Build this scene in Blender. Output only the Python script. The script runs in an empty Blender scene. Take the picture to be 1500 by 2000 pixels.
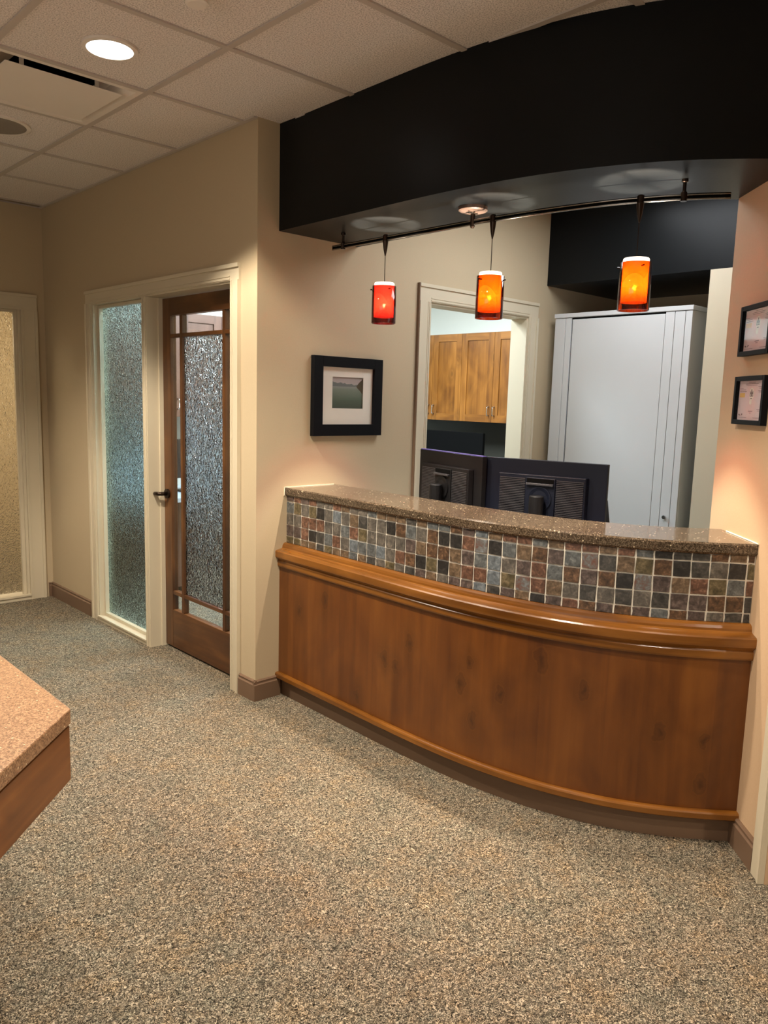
import bpy, bmesh, math, random
from mathutils import Vector, Matrix
random.seed(7)
C = bpy.context.scene.collection
PI = math.pi
H = 1.505
# ------------------------------------------------------------------ camera
RW = ((0.72652642, -0.07781574, 0.68271815),
      (-0.68655578, -0.12311747, 0.71657745),
      (0.02829353, -0.98933655, -0.14287294))     # columns: right, down, forward
cd = bpy.data.cameras.new('camera'); cam = bpy.data.objects.new('camera', cd); C.objects.link(cam)
cam.matrix_world = Matrix(((RW[0][0], -RW[0][1], -RW[0][2], 0), (RW[1][0], -RW[1][1], -RW[1][2], 0),
                           (RW[2][0], -RW[2][1], -RW[2][2], H), (0, 0, 0, 1)))
cd.sensor_fit = 'VERTICAL'; cd.sensor_height = 24.0; cd.lens = 24.0*1525/2000
cd.clip_start = 0.02
bpy.context.scene.camera = cam
# ------------------------------------------------------------------ world, exposure
sc = bpy.context.scene
w = bpy.data.worlds.new('world'); sc.world = w; w.use_nodes = True
w.node_tree.nodes['Background'].inputs[0].default_value = (0.9, 0.85, 0.8, 1)
w.node_tree.nodes['Background'].inputs[1].default_value = 0.08
vs = sc.view_settings
vs.view_transform = 'Standard'; vs.look = 'None'; vs.gamma = 1; vs.use_curve_mapping = False
vs.exposure = 1.22
# ------------------------------------------------------------------ lights
WARM = (1.0, 0.86, 0.69); COOL = (0.80, 0.93, 1.0)
def area(name, loc, sx, sy, power, col, rot=(0, 0, 0)):
    l = bpy.data.lights.new(name, 'AREA'); l.shape = 'RECTANGLE'; l.size = sx; l.size_y = sy
    l.energy = power; l.color = col
    o = bpy.data.objects.new(name, l); C.objects.link(o); o.location = loc; o.rotation_euler = rot
    return o
def spot(name, loc, power, col=WARM, ang=110, blend=0.55, rad=0.06):
    l = bpy.data.lights.new(name, 'SPOT'); l.energy = power; l.color = col
    l.spot_size = math.radians(ang); l.spot_blend = blend; l.shadow_soft_size = rad
    o = bpy.data.objects.new(name, l); C.objects.link(o); o.location = loc
    return o
def point(name, loc, power, col, rad=0.02):
    l = bpy.data.lights.new(name, 'POINT'); l.energy = power; l.color = col; l.shadow_soft_size = rad
    o = bpy.data.objects.new(name, l); C.objects.link(o); o.location = loc
    return o
spot('downlight_beam', (1.345, 2.925, 2.73), 120, ang=116, blend=0.3, rad=0.05)
spot('downlight_beam', (1.335, 1.69, 2.73), 105, ang=120, blend=0.5)
spot('downlight_beam', (1.335, 0.16, 2.73), 42, ang=125)
spot('downlight_beam', (0.62, 3.95, 2.73), 115, ang=125, blend=0.5)
spot('downlight_beam', (-0.8, 0.5, 2.73), 12, ang=125)
spot('downlight_beam', (1.335, -1.36, 2.73), 60, ang=125)
area('reception_ceiling_light', (3.55, 2.25, 2.70), 1.1, 0.55, 10, (0.93, 0.96, 1.0))
area('side_room_light', (3.9, 4.4, 2.70), 1.1, 1.1, 95, COOL)
area('corridor_light', (1.2, 7.0, 2.70), 1.0, 1.0, 34, (1.0, 0.87, 0.68))
area('daylight_fill', (-2.5, 0.6, 1.4), 1.8, 3.0, 15, (1.0, 0.93, 0.84), (0, -PI/2, 0))  # added fill in place of daylight; no window is built in this wall
# ------------------------------------------------------------------ node materials
def mat(name):
    m = bpy.data.materials.new(name); m.use_nodes = True
    nt = m.node_tree; return m, nt, nt.nodes['Principled BSDF']
def N(nt, t, **k):
    n = nt.nodes.new(t)
    for a, b in k.items(): setattr(n, a, b)
    return n
def ramp(nt, stops, interp='LINEAR'):
    r = N(nt, 'ShaderNodeValToRGB'); cr = r.color_ramp; cr.interpolation = interp
    cr.elements[0].position = stops[0][0]; cr.elements[0].color = (*stops[0][1], 1)
    cr.elements[1].position = stops[-1][0]; cr.elements[1].color = (*stops[-1][1], 1)
    for p, c in stops[1:-1]:
        e = cr.elements.new(p); e.color = (*c, 1)
    return r
def mth(nt, op, a, b=None, c=None):
    n = N(nt, 'ShaderNodeMath', operation=op)
    for i, v in enumerate((a, b, c)):
        if v is None: continue
        if hasattr(v, 'is_linked'): nt.links.new(v, n.inputs[i])
        else: n.inputs[i].default_value = v
    return n.outputs[0]
def mixc(nt, f, a, b, mode='MIX'):
    n = N(nt, 'ShaderNodeMix', data_type='RGBA', blend_type=mode)
    for s, v in ((n.inputs[0], f), (n.inputs[6], a), (n.inputs[7], b)):
        if hasattr(v, 'is_linked'): nt.links.new(v, s)
        elif isinstance(v, tuple): s.default_value = (*v, 1)
        else: s.default_value = v
    return n.outputs[2]
def plain(name, col, rough=0.5, metal=0.0, spec=0.5, bump=None, var=0.04):
    m, nt, b = mat(name)
    b.inputs['Roughness'].default_value = rough; b.inputs['Metallic'].default_value = metal
    b.inputs['Specular IOR Level'].default_value = spec
    tc = N(nt, 'ShaderNodeTexCoord'); nz = N(nt, 'ShaderNodeTexNoise')
    nz.inputs['Scale'].default_value = bump[0] if bump else 6.0; nz.inputs['Detail'].default_value = 3
    nt.links.new(tc.outputs['Object'], nz.inputs['Vector'])
    r = ramp(nt, [(0.3, tuple(c*(1-var) for c in col)), (0.7, tuple(min(1, c*(1+var)) for c in col))])
    nt.links.new(nz.outputs['Fac'], r.inputs[0]); nt.links.new(r.outputs[0], b.inputs['Base Color'])
    if bump:
        bp = N(nt, 'ShaderNodeBump'); bp.inputs['Strength'].default_value = bump[1]; bp.inputs['Distance'].default_value = bump[2]
        nt.links.new(nz.outputs['Fac'], bp.inputs['Height']); nt.links.new(bp.outputs[0], b.inputs['Normal'])
    return m
KN = [(1.532,0.580,1.00),(1.199,0.410,0.80),(1.236,0.500,0.35),(0.925,0.505,0.50),(0.781,0.400,0.60),(0.845,0.380,0.50),(1.374,0.415,0.45),(1.261,0.275,0.60),
      (1.689,0.500,0.50),(0.368,0.570,0.80),(1.952,0.390,0.60),(2.098,0.370,0.30),(2.098,0.215,0.60),(0.606,0.175,0.40),(0.172,0.475,0.50)]
def wood(name, cols, axis=2, uv=False, planks=0.0, rough=0.32, knots=True, sc_=1.0, klist=None):
    """cols: dark, mid, light.  axis: direction of the grain."""
    m, nt, b = mat(name)
    tc = N(nt, 'ShaderNodeTexCoord'); src = tc.outputs['UV' if uv else 'Object']
    oi = N(nt, 'ShaderNodeObjectInfo')
    off = N(nt, 'ShaderNodeVectorMath', operation='SCALE'); off.inputs[0].default_value = (13.1, 7.7, 5.3)
    nt.links.new(oi.outputs['Random'], off.inputs['Scale'])
    add = N(nt, 'ShaderNodeVectorMath', operation='ADD'); nt.links.new(src, add.inputs[0]); nt.links.new(off.outputs[0], add.inputs[1])
    base = add.outputs[0]
    def stretch(s_cross, s_along):
        mp = N(nt, 'ShaderNodeMapping'); s = [s_cross]*3; s[axis] = s_along
        mp.inputs['Scale'].default_value = s; nt.links.new(base, mp.inputs[0]); return mp.outputs[0]
    n1 = N(nt, 'ShaderNodeTexNoise'); n1.inputs['Scale'].default_value = 1; n1.inputs['Detail'].default_value = 7; n1.inputs['Distortion'].default_value = 0.6
    nt.links.new(stretch(26*sc_, 1.6*sc_), n1.inputs['Vector'])
    n2 = N(nt, 'ShaderNodeTexNoise'); n2.inputs['Scale'].default_value = 1; n2.inputs['Detail'].default_value = 3; n2.inputs['Distortion'].default_value = 1.2
    nt.links.new(stretch(5*sc_, 2.2*sc_), n2.inputs['Vector'])
    v = mth(nt, 'ADD', mth(nt, 'MULTIPLY', n1.outputs['Fac'], 0.42), mth(nt, 'MULTIPLY', n2.outputs['Fac'], 0.58))
    if planks:
        sx = N(nt, 'ShaderNodeSeparateXYZ'); nt.links.new(src, sx.inputs[0])
        idn = mth(nt, 'FLOOR', mth(nt, 'DIVIDE', sx.outputs[0], planks))
        wn = N(nt, 'ShaderNodeTexWhiteNoise', noise_dimensions='1D'); nt.links.new(idn, wn.inputs['W'])
        v = mth(nt, 'ADD', v, mth(nt, 'MULTIPLY', mth(nt, 'SUBTRACT', wn.outputs['Value'], 0.5), 0.13))
    r = ramp(nt, [(0.30, cols[0]), (0.52, cols[1]), (0.74, cols[2])])
    nt.links.new(v, r.inputs[0]); col = r.outputs[0]
    if klist:
        knots = False
        wob = N(nt, 'ShaderNodeTexNoise'); wob.inputs['Scale'].default_value = 22; wob.inputs['Detail'].default_value = 3
        nt.links.new(tc.outputs['UV'], wob.inputs['Vector'])
        wv = N(nt, 'ShaderNodeVectorMath', operation='SCALE'); wv.inputs['Scale'].default_value = 0.05
        nt.links.new(wob.outputs['Color'], wv.inputs[0])
        pv = N(nt, 'ShaderNodeVectorMath', operation='ADD'); nt.links.new(tc.outputs['UV'], pv.inputs[0]); nt.links.new(wv.outputs[0], pv.inputs[1])
        dmin = None
        for (ku, kv, kw) in klist:
            a = 0.010 + 0.013*kw
            mp = N(nt, 'ShaderNodeMapping', vector_type='TEXTURE'); mp.inputs['Location'].default_value = (ku+0.025, kv-0.1215+0.025, 0); mp.inputs['Scale'].default_value = (a, a*1.9, 1)
            nt.links.new(pv.outputs[0], mp.inputs[0])
            ln = N(nt, 'ShaderNodeVectorMath', operation='LENGTH'); nt.links.new(mp.outputs[0], ln.inputs[0])
            dmin = ln.outputs['Value'] if dmin is None else mth(nt, 'MINIMUM', dmin, ln.outputs['Value'])
        kr = ramp(nt, [(0.0, (1, 1, 1)), (0.07, (.8, .8, .8)), (0.15, (.5, .5, .5)), (0.21, (.62, .62, .62)), (0.25, (.38, .38, .38)), (0.40, (.28, .28, .28)), (0.68, (.10, .10, .10)), (0.95, (0, 0, 0))])
        nt.links.new(mth(nt, 'DIVIDE', dmin, 4.6), kr.inputs[0])
        col = mixc(nt, mth(nt, 'MULTIPLY', kr.outputs[0], 0.85), col, tuple(c*0.42 for c in cols[0]))
        hl = ramp(nt, [(0.0, (0, 0, 0)), (0.235, (0, 0, 0)), (0.26, (1, 1, 1)), (0.30, (0, 0, 0))]); nt.links.new(mth(nt, 'DIVIDE', dmin, 4.6), hl.inputs[0])
        col = mixc(nt, mth(nt, 'MULTIPLY', hl.outputs[0], 0.10), col, tuple(c*1.35 for c in cols[2]))
    if knots:
        vo = N(nt, 'ShaderNodeTexVoronoi'); vo.inputs['Scale'].default_value = 1; vo.inputs['Randomness'].default_value = 1
        ds = N(nt, 'ShaderNodeVectorMath', operation='ADD'); sn = N(nt, 'ShaderNodeVectorMath', operation='SCALE'); sn.inputs['Scale'].default_value = 0.35
        nt.links.new(n2.outputs['Color'], sn.inputs[0]); nt.links.new(stretch(4.6*sc_, 2.6*sc_), ds.inputs[0]); nt.links.new(sn.outputs[0], ds.inputs[1])
        nt.links.new(ds.outputs[0], vo.inputs['Vector'])
        k = ramp(nt, [(0.0, (1, 1, 1)), (0.07, (.75, .75, .75)), (0.10, (.15, .15, .15)), (0.14, (.45, .45, .45)), (0.26, (0, 0, 0))])
        nt.links.new(vo.outputs['Distance'], k.inputs[0])
        col = mixc(nt, mth(nt, 'MULTIPLY', k.outputs[0], 0.62), col, tuple(c*0.38 for c in cols[0]))
    nt.links.new(col, b.inputs['Base Color'])
    b.inputs['Roughness'].default_value = rough
    b.inputs['Coat Weight'].default_value = 0.2; b.inputs['Coat Roughness'].default_value = 0.22
    bp = N(nt, 'ShaderNodeBump'); bp.inputs['Strength'].default_value = 0.06; bp.inputs['Distance'].default_value = 0.002
    nt.links.new(n1.outputs['Fac'], bp.inputs['Height']); nt.links.new(bp.outputs[0], b.inputs['Normal'])
    return m
M = {}
WALL = (0.50, 0.41, 0.275)
M['wall'] = plain('beige_wall_paint', WALL, 0.75, bump=(160, 0.12, 0.002), var=0.015, spec=0.25)
M['wall_warm_lit'] = plain('warm_lit_wall_paint', (0.57, 0.40, 0.25), 0.75, bump=(160, 0.12, 0.002), var=0.015, spec=0.25)  # beige paint with the warm light on it mixed into the colour
M['wall_cool'] = plain('pale_wall_paint', (0.60, 0.62, 0.57), 0.75, bump=(160, 0.12, 0.002), var=0.015, spec=0.25)
M['wall_shaded'] = plain('shaded_wall_paint', (0.028, 0.026, 0.017), 0.8, var=0.03)  # near-black: shade of the unlit wall under the cabinets put into the colour
M['trim'] = plain('cream_trim_paint', (0.60, 0.535, 0.40), 0.42, var=0.01)
M['soffit'] = plain('black_soffit_paint', (0.0050, 0.0062, 0.0070), 0.36, bump=(180, 0.08, 0.002), var=0.05, spec=0.17)
M['base'] = plain('brown_vinyl_base', (0.17, 0.105, 0.066), 0.45, var=0.03)
M['caulk'] = plain('cream_caulk', (0.85, 0.80, 0.62), 0.5)
M['grout'] = plain('pale_grout', (0.80, 0.76, 0.66), 0.85, bump=(400, 0.4, 0.002), var=0.1)
M['black'] = plain('satin_black_frame', (0.004, 0.0045, 0.006), 0.5, spec=0.12)
M['plastic'] = plain('matt_black_plastic', (0.005, 0.005, 0.006), 0.5, spec=0.3, bump=(900, 0.1, 0.0005))
M['plastic_navy'] = plain('blue_black_plastic', (0.003, 0.005, 0.013), 0.5, spec=0.25, bump=(900, 0.1, 0.0005))
M['plastic_grey'] = plain('grey_plastic_slats', (0.035, 0.035, 0.04), 0.35)
M['bronze'] = plain('dark_bronze_metal', (0.045, 0.030, 0.022), 0.28, metal=0.85)
M['steel'] = plain('brushed_steel', (0.55, 0.54, 0.52), 0.25, metal=1.0)
M['rail'] = plain('satin_nickel_rail', (0.30, 0.29, 0.28), 0.22, metal=1.0)
M['canopy'] = plain('bronze_canopy', (0.22, 0.15, 0.12), 0.35, metal=0.6)
M['cabinet_white'] = plain('pale_grey_enamel', (0.60, 0.62, 0.63), 0.45, var=0.01)
M['white_metal'] = plain('white_enamel_metal', (0.80, 0.75, 0.69), 0.5, var=0.01)
M['speaker'] = plain('grey_speaker_grille', (0.24, 0.21, 0.18), 0.6, bump=(1200, 0.5, 0.001))
M['cavity'] = plain('dark_duct', (0.003, 0.003, 0.003), 0.9, spec=0.05)
M['tee'] = plain('grid_tee_enamel', (0.52, 0.47, 0.43), 0.5, var=0.01)
M['violet'] = plain('violet_edge_reflection', (0.10, 0.09, 0.42), 0.3)  # bluish reflected light painted as a plain diffuse colour
M['matboard'] = plain('white_mat_board', (0.80, 0.76, 0.68), 0.8, var=0.01)
M['worktop_grey'] = plain('pale_blue_grey_laminate', (0.42, 0.50, 0.58), 0.3, var=0.05)
M['fabric'] = plain('black_chair_fabric', (0.015, 0.015, 0.018), 0.9, bump=(700, 0.4, 0.001))
M['line'] = plain('dark_ink', (0.12, 0.08, 0.09), 0.8)
M['flag'] = plain('amber_print_block', (0.75, 0.46, 0.10), 0.7)
AL = ((0.034, 0.011, 0.003), (0.090, 0.032, 0.008), (0.19, 0.078, 0.020))
M['panel'] = wood('stained_alder_panel', ((0.085, 0.0245, 0.004), (0.135, 0.042, 0.006), (0.190, 0.065, 0.010)), axis=1, uv=True, planks=0.118, rough=0.36, klist=KN)
M['mould'] = wood('stained_alder_moulding', ((0.09, 0.031, 0.005), (0.19, 0.070, 0.010), (0.31, 0.125, 0.022)), axis=0, uv=True, rough=0.24, knots=False)
M['door_v'] = wood('knotty_alder_vertical', AL, axis=2, rough=0.35)
M['door_h'] = wood('knotty_alder_horizontal', AL, axis=1, rough=0.35)
HC = ((0.085, 0.027, 0.004), (0.20, 0.076, 0.012), (0.33, 0.135, 0.026))
M['cab_v'] = wood('honey_alder_vertical', HC, axis=2, rough=0.35)
M['cab_h'] = wood('honey_alder_horizontal', HC, axis=1, rough=0.35)
SHADED = ((0.06, 0.025, 0.016), (0.13, 0.062, 0.042), (0.19, 0.10, 0.07))  # darker alder copy: shade of the less lit end wall in the colour
M['shaded_v'] = wood('shaded_alder_vertical', SHADED, axis=2, rough=0.4)
M['shaded_h'] = wood('shaded_alder_horizontal', SHADED, axis=0, rough=0.4)
M['desk_wood'] = wood('alder_apron', ((0.09, 0.028, 0.006), (0.22, 0.078, 0.016), (0.42, 0.18, 0.045)), axis=0, uv=True, rough=0.4)

def carpet():
    m, nt, b = mat('speckled_loop_carpet')
    tc = N(nt, 'ShaderNodeTexCoord')
    n1 = N(nt, 'ShaderNodeTexNoise'); n1.inputs['Scale'].default_value = 150; n1.inputs['Detail'].default_value = 3.0; n1.inputs['Distortion'].default_value = 1.8
    n2 = N(nt, 'ShaderNodeTexVoronoi'); n2.inputs['Scale'].default_value = 170
    n3 = N(nt, 'ShaderNodeTexNoise'); n3.inputs['Scale'].default_value = 7; n3.inputs['Detail'].default_value = 5
    n4 = N(nt, 'ShaderNodeTexNoise'); n4.inputs['Scale'].default_value = 30; n4.inputs['Detail'].default_value = 4
    for n in (n1, n2, n3, n4): nt.links.new(tc.outputs['Object'], n.inputs['Vector'])
    r = ramp(nt, [(0.34, (0.010, 0.009, 0.007)), (0.45, (0.072, 0.063, 0.048)), (0.54, (0.180, 0.156, 0.119)), (0.65, (0.52, 0.455, 0.355))])
    nt.links.new(n1.outputs['Fac'], r.inputs[0])
    hs = ramp(nt, [(0.0, (0.85, 0.95, 1.0)), (0.35, (1.0, 0.95, 0.88)), (0.65, (1.02, 0.94, 0.80)), (1.0, (0.95, 0.85, 0.9))])
    nt.links.new(n2.outputs['Color'], hs.inputs[0])
    c1 = mixc(nt, 0.5, r.outputs[0], hs.outputs[0], 'MULTIPLY')
    t = ramp(nt, [(0.36, (0.80, 0.86, 0.88)), (0.5, (1.0, 1.0, 1.0)), (0.64, (1.10, 1.0, 0.88))])
    mx = mth(nt, 'ADD', mth(nt, 'MULTIPLY', n3.outputs['Fac'], 0.55), mth(nt, 'MULTIPLY', n4.outputs['Fac'], 0.45))
    nt.links.new(mx, t.inputs[0])
    c2 = mixc(nt, 1.0, c1, t.outputs[0], 'MULTIPLY')
    nt.links.new(c2, b.inputs['Base Color'])
    b.inputs['Roughness'].default_value = 0.95; b.inputs['Specular IOR Level'].default_value = 0.1
    bp = N(nt, 'ShaderNodeBump'); bp.inputs['Strength'].default_value = 0.8; bp.inputs['Distance'].default_value = 0.004
    nt.links.new(n1.outputs['Fac'], bp.inputs['Height']); nt.links.new(bp.outputs[0], b.inputs['Normal'])
    return m
M['carpet'] = carpet()
def ceiling_tile_mat():
    m, nt, b = mat('mineral_fibre_tile')
    tc = N(nt, 'ShaderNodeTexCoord'); n1 = N(nt, 'ShaderNodeTexNoise'); n1.inputs['Scale'].default_value = 190; n1.inputs['Detail'].default_value = 4
    nt.links.new(tc.outputs['Object'], n1.inputs['Vector'])
    r = ramp(nt, [(0.38, (0.52, 0.49, 0.47)), (0.5, (0.78, 0.735, 0.71)), (0.62, (0.88, 0.83, 0.80))])
    nt.links.new(n1.outputs['Fac'], r.inputs[0]); nt.links.new(r.outputs[0], b.inputs['Base Color'])
    b.inputs['Roughness'].default_value = 0.95; b.inputs['Specular IOR Level'].default_value = 0.1
    bp = N(nt, 'ShaderNodeBump'); bp.inputs['Strength'].default_value = 0.6; bp.inputs['Distance'].default_value = 0.003
    nt.links.new(n1.outputs['Fac'], bp.inputs['Height']); nt.links.new(bp.outputs[0], b.inputs['Normal'])
    return m
M['tile'] = ceiling_tile_mat()
def quartz(name, d, mid, l, rough=0.12):
    m, nt, b = mat(name)
    tc = N(nt, 'ShaderNodeTexCoord')
    v = N(nt, 'ShaderNodeTexVoronoi'); v.inputs['Scale'].default_value = 330
    v2 = N(nt, 'ShaderNodeTexVoronoi'); v2.inputs['Scale'].default_value = 120
    n1 = N(nt, 'ShaderNodeTexNoise'); n1.inputs['Scale'].default_value = 120; n1.inputs['Detail'].default_value = 4
    for n in (v, v2, n1): nt.links.new(tc.outputs['Object'], n.inputs['Vector'])
    bw = N(nt, 'ShaderNodeSeparateColor'); nt.links.new(v.outputs['Color'], bw.inputs[0])
    f = mth(nt, 'ADD', mth(nt, 'MULTIPLY', bw.outputs[0], 0.6), mth(nt, 'MULTIPLY', n1.outputs['Fac'], 0.4))
    r = ramp(nt, [(0.2, d), (0.5, mid), (0.8, l)]); nt.links.new(f, r.inputs[0])
    bw2 = N(nt, 'ShaderNodeSeparateColor'); nt.links.new(v2.outputs['Color'], bw2.inputs[0])
    fl = mth(nt, 'MULTIPLY', mth(nt, 'GREATER_THAN', bw2.outputs[1], 0.93), mth(nt, 'LESS_THAN', v2.outputs['Distance'], 0.30))
    c = mixc(nt, mth(nt, 'MULTIPLY', fl, 0.8), r.outputs[0], (0.75, 0.62, 0.42))
    nt.links.new(c, b.inputs['Base Color']); b.inputs['Roughness'].default_value = rough
    return m
M['quartz'] = quartz('brown_quartz', (0.025, 0.018, 0.011), (0.075, 0.054, 0.035), (0.17, 0.128, 0.088))
M['quartz_lit'] = quartz('brightly_lit_quartz', (0.15, 0.08, 0.04), (0.31, 0.175, 0.095), (0.48, 0.30, 0.17), 0.35)  # lighter quartz copy: strong light on the near desk put into the colour
def slate(name, a, b_, c_=None):
    a, b_, c_ = tuple(x*0.55 for x in a), tuple(x*0.74 for x in b_), tuple(x*1.0 for x in (c_ or tuple(q*1.35 for q in b_)))
    m, nt, b = mat(name)
    tc = N(nt, 'ShaderNodeTexCoord'); oi = N(nt, 'ShaderNodeObjectInfo')
    off = N(nt, 'ShaderNodeVectorMath', operation='SCALE'); off.inputs[0].default_value = (9.1, 3.7, 5.3)
    nt.links.new(oi.outputs['Random'], off.inputs['Scale'])
    add = N(nt, 'ShaderNodeVectorMath', operation='ADD'); nt.links.new(tc.outputs['Object'], add.inputs[0]); nt.links.new(off.outputs[0], add.inputs[1])
    n1 = N(nt, 'ShaderNodeTexNoise'); n1.inputs['Scale'].default_value = 46; n1.inputs['Detail'].default_value = 6; n1.inputs['Distortion'].default_value = 0.8
    n2 = N(nt, 'ShaderNodeTexNoise'); n2.inputs['Scale'].default_value = 150; n2.inputs['Detail'].default_value = 4
    nt.links.new(add.outputs[0], n1.inputs['Vector']); nt.links.new(add.outputs[0], n2.inputs['Vector'])
    c_ = c_ or tuple(x*1.5 for x in b_)
    r = ramp(nt, [(0.34, a), (0.52, b_), (0.68, c_)])
    f = mth(nt, 'ADD', mth(nt, 'MULTIPLY', n1.outputs['Fac'], 0.7), mth(nt, 'MULTIPLY', n2.outputs['Fac'], 0.3))
    nt.links.new(f, r.inputs[0]); nt.links.new(r.outputs[0], b.inputs['Base Color'])
    b.inputs['Roughness'].default_value = 0.5
    bp = N(nt, 'ShaderNodeBump'); bp.inputs['Strength'].default_value = 0.35; bp.inputs['Distance'].default_value = 0.002
    nt.links.new(n1.outputs['Fac'], bp.inputs['Height']); nt.links.new(bp.outputs[0], b.inputs['Normal'])
    return m
SL = {'K': slate('black_slate', (0.014, 0.014, 0.014), (0.025, 0.024, 0.023), (0.045, 0.04, 0.038)),
      'D': slate('charcoal_slate', (0.035, 0.035, 0.033), (0.062, 0.060, 0.055), (0.10, 0.09, 0.08)),
      'G': slate('grey_slate', (0.085, 0.078, 0.068), (0.135, 0.122, 0.105), (0.20, 0.175, 0.145)),
      'B': slate('blue_grey_slate', (0.075, 0.083, 0.085), (0.125, 0.138, 0.142), (0.185, 0.195, 0.19)),
      'L': slate('pale_blue_slate', (0.105, 0.125, 0.14), (0.165, 0.195, 0.22), (0.23, 0.26, 0.28)),
      'O': slate('olive_slate', (0.075, 0.062, 0.030), (0.135, 0.108, 0.056), (0.20, 0.155, 0.09)),
      'T': slate('tan_slate', (0.095, 0.062, 0.036), (0.165, 0.112, 0.068), (0.24, 0.165, 0.105)),
      'N': slate('brown_slate', (0.050, 0.030, 0.018), (0.120, 0.066, 0.036), (0.22, 0.125, 0.07)),
      'R': slate('rust_slate', (0.085, 0.042, 0.028), (0.165, 0.082, 0.052), (0.27, 0.15, 0.10)),
      'M': slate('mauve_brown_slate', (0.055, 0.040, 0.036), (0.105, 0.078, 0.070), (0.17, 0.13, 0.115)),
      'X': slate('blue_and_rust_slate', (0.23, 0.085, 0.05), (0.16, 0.15, 0.145), (0.19, 0.22, 0.24))}
def clear_glass(name, tint=(1, 1, 1), ior=1.45, rough=0.0, edge=False):
    m, nt, b = mat(name); nt.nodes.remove(b); out = nt.nodes['Material Output']
    t = N(nt, 'ShaderNodeBsdfTransparent'); t.inputs[0].default_value = (*tint, 1)
    g = N(nt, 'ShaderNodeBsdfGlossy'); g.inputs['Roughness'].default_value = rough
    lw = N(nt, 'ShaderNodeLayerWeight'); lw.inputs['Blend'].default_value = 0.5
    f0 = ((ior-1)/(ior+1))**2
    if edge:      # a longer path through the tinted wall where it is seen edge on
        nt.links.new(mixc(nt, mth(nt, 'POWER', lw.outputs['Facing'], 3.0), tint, tuple(c*0.12 for c in tint)), t.inputs[0])
    fac = mth(nt, 'ADD', mth(nt, 'MULTIPLY', mth(nt, 'POWER', lw.outputs['Facing'], 5.0), 1-f0), f0)
    mx = N(nt, 'ShaderNodeMixShader'); nt.links.new(fac, mx.inputs[0]); nt.links.new(t.outputs[0], mx.inputs[1]); nt.links.new(g.outputs[0], mx.inputs[2])
    nt.links.new(mx.outputs[0], out.inputs[0]); return m
M['glass'] = clear_glass('clear_glass', (0.93, 0.95, 0.95))
M['picture_glass'] = clear_glass('picture_glass', (1, 1, 1), 1.5, 0.05)
def rain_glass(name, scale, strength, rough, tint, clear=0.12):
    m, nt, b = mat(name); nt.nodes.remove(b); out = nt.nodes['Material Output']
    tc = N(nt, 'ShaderNodeTexCoord'); mp = N(nt, 'ShaderNodeMapping'); mp.inputs['Scale'].default_value = (1, 1, 0.6)
    nt.links.new(tc.outputs['Object'], mp.inputs[0])
    n1 = N(nt, 'ShaderNodeTexNoise'); n1.inputs['Scale'].default_value = scale; n1.inputs['Detail'].default_value = 1; n1.inputs['Distortion'].default_value = 3.0
    nt.links.new(mp.outputs[0], n1.inputs['Vector'])
    bp = N(nt, 'ShaderNodeBump'); bp.inputs['Strength'].default_value = strength; bp.inputs['Distance'].default_value = 0.02
    nt.links.new(n1.outputs['Fac'], bp.inputs['Height'])
    rf = N(nt, 'ShaderNodeBsdfRefraction'); rf.inputs['Color'].default_value = (*tint, 1); rf.inputs['Roughness'].default_value = rough; rf.inputs['IOR'].default_value = 1.4
    gl = N(nt, 'ShaderNodeBsdfGlossy'); gl.inputs['Roughness'].default_value = 0.12
    tr = N(nt, 'ShaderNodeBsdfTransparent'); tr.inputs[0].default_value = (*tint, 1)
    for s in (rf, gl): nt.links.new(bp.outputs[0], s.inputs['Normal'])
    m1 = N(nt, 'ShaderNodeMixShader'); m1.inputs[0].default_value = clear
    nt.links.new(rf.outputs[0], m1.inputs[1]); nt.links.new(tr.outputs[0], m1.inputs[2])
    m2 = N(nt, 'ShaderNodeMixShader'); m2.inputs[0].default_value = 0.07
    nt.links.new(m1.outputs[0], m2.inputs[1]); nt.links.new(gl.outputs[0], m2.inputs[2])
    nt.links.new(m2.outputs[0], out.inputs[0]); return m
M['rain'] = rain_glass('rain_textured_glass', 50, 0.55, 0.03, (0.86, 0.99, 1.0), 0.0)
M['rain_coarse'] = rain_glass('coarse_textured_glass', 36, 0.75, 0.0, (0.92, 0.97, 0.99), 0.0)
M['rain_warm'] = rain_glass('warm_textured_glass', 46, 0.5, 0.10, (1.0, 0.98, 0.92), 0.0)
def emis(name, col, s):
    m, nt, b = mat(name); b.inputs['Base Color'].default_value = (*col, 1)
    b.inputs['Emission Color'].default_value = (*col, 1); b.inputs['Emission Strength'].default_value = s; return m
M['lamp'] = emis('lit_downlight_lens', (1.0, 0.97, 0.92), 4.0)
def bulb_mat():
    m, nt, b = mat('lit_halogen_bulb'); nt.nodes.remove(b); out = nt.nodes['Material Output']
    t = N(nt, 'ShaderNodeBsdfTransparent'); e = N(nt, 'ShaderNodeEmission'); e.inputs[0].default_value = (1, 0.8, 0.45, 1); e.inputs[1].default_value = 60
    a = N(nt, 'ShaderNodeAddShader'); nt.links.new(t.outputs[0], a.inputs[0]); nt.links.new(e.outputs[0], a.inputs[1]); nt.links.new(a.outputs[0], out.inputs[0]); return m
M['bulb'] = bulb_mat()
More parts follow.
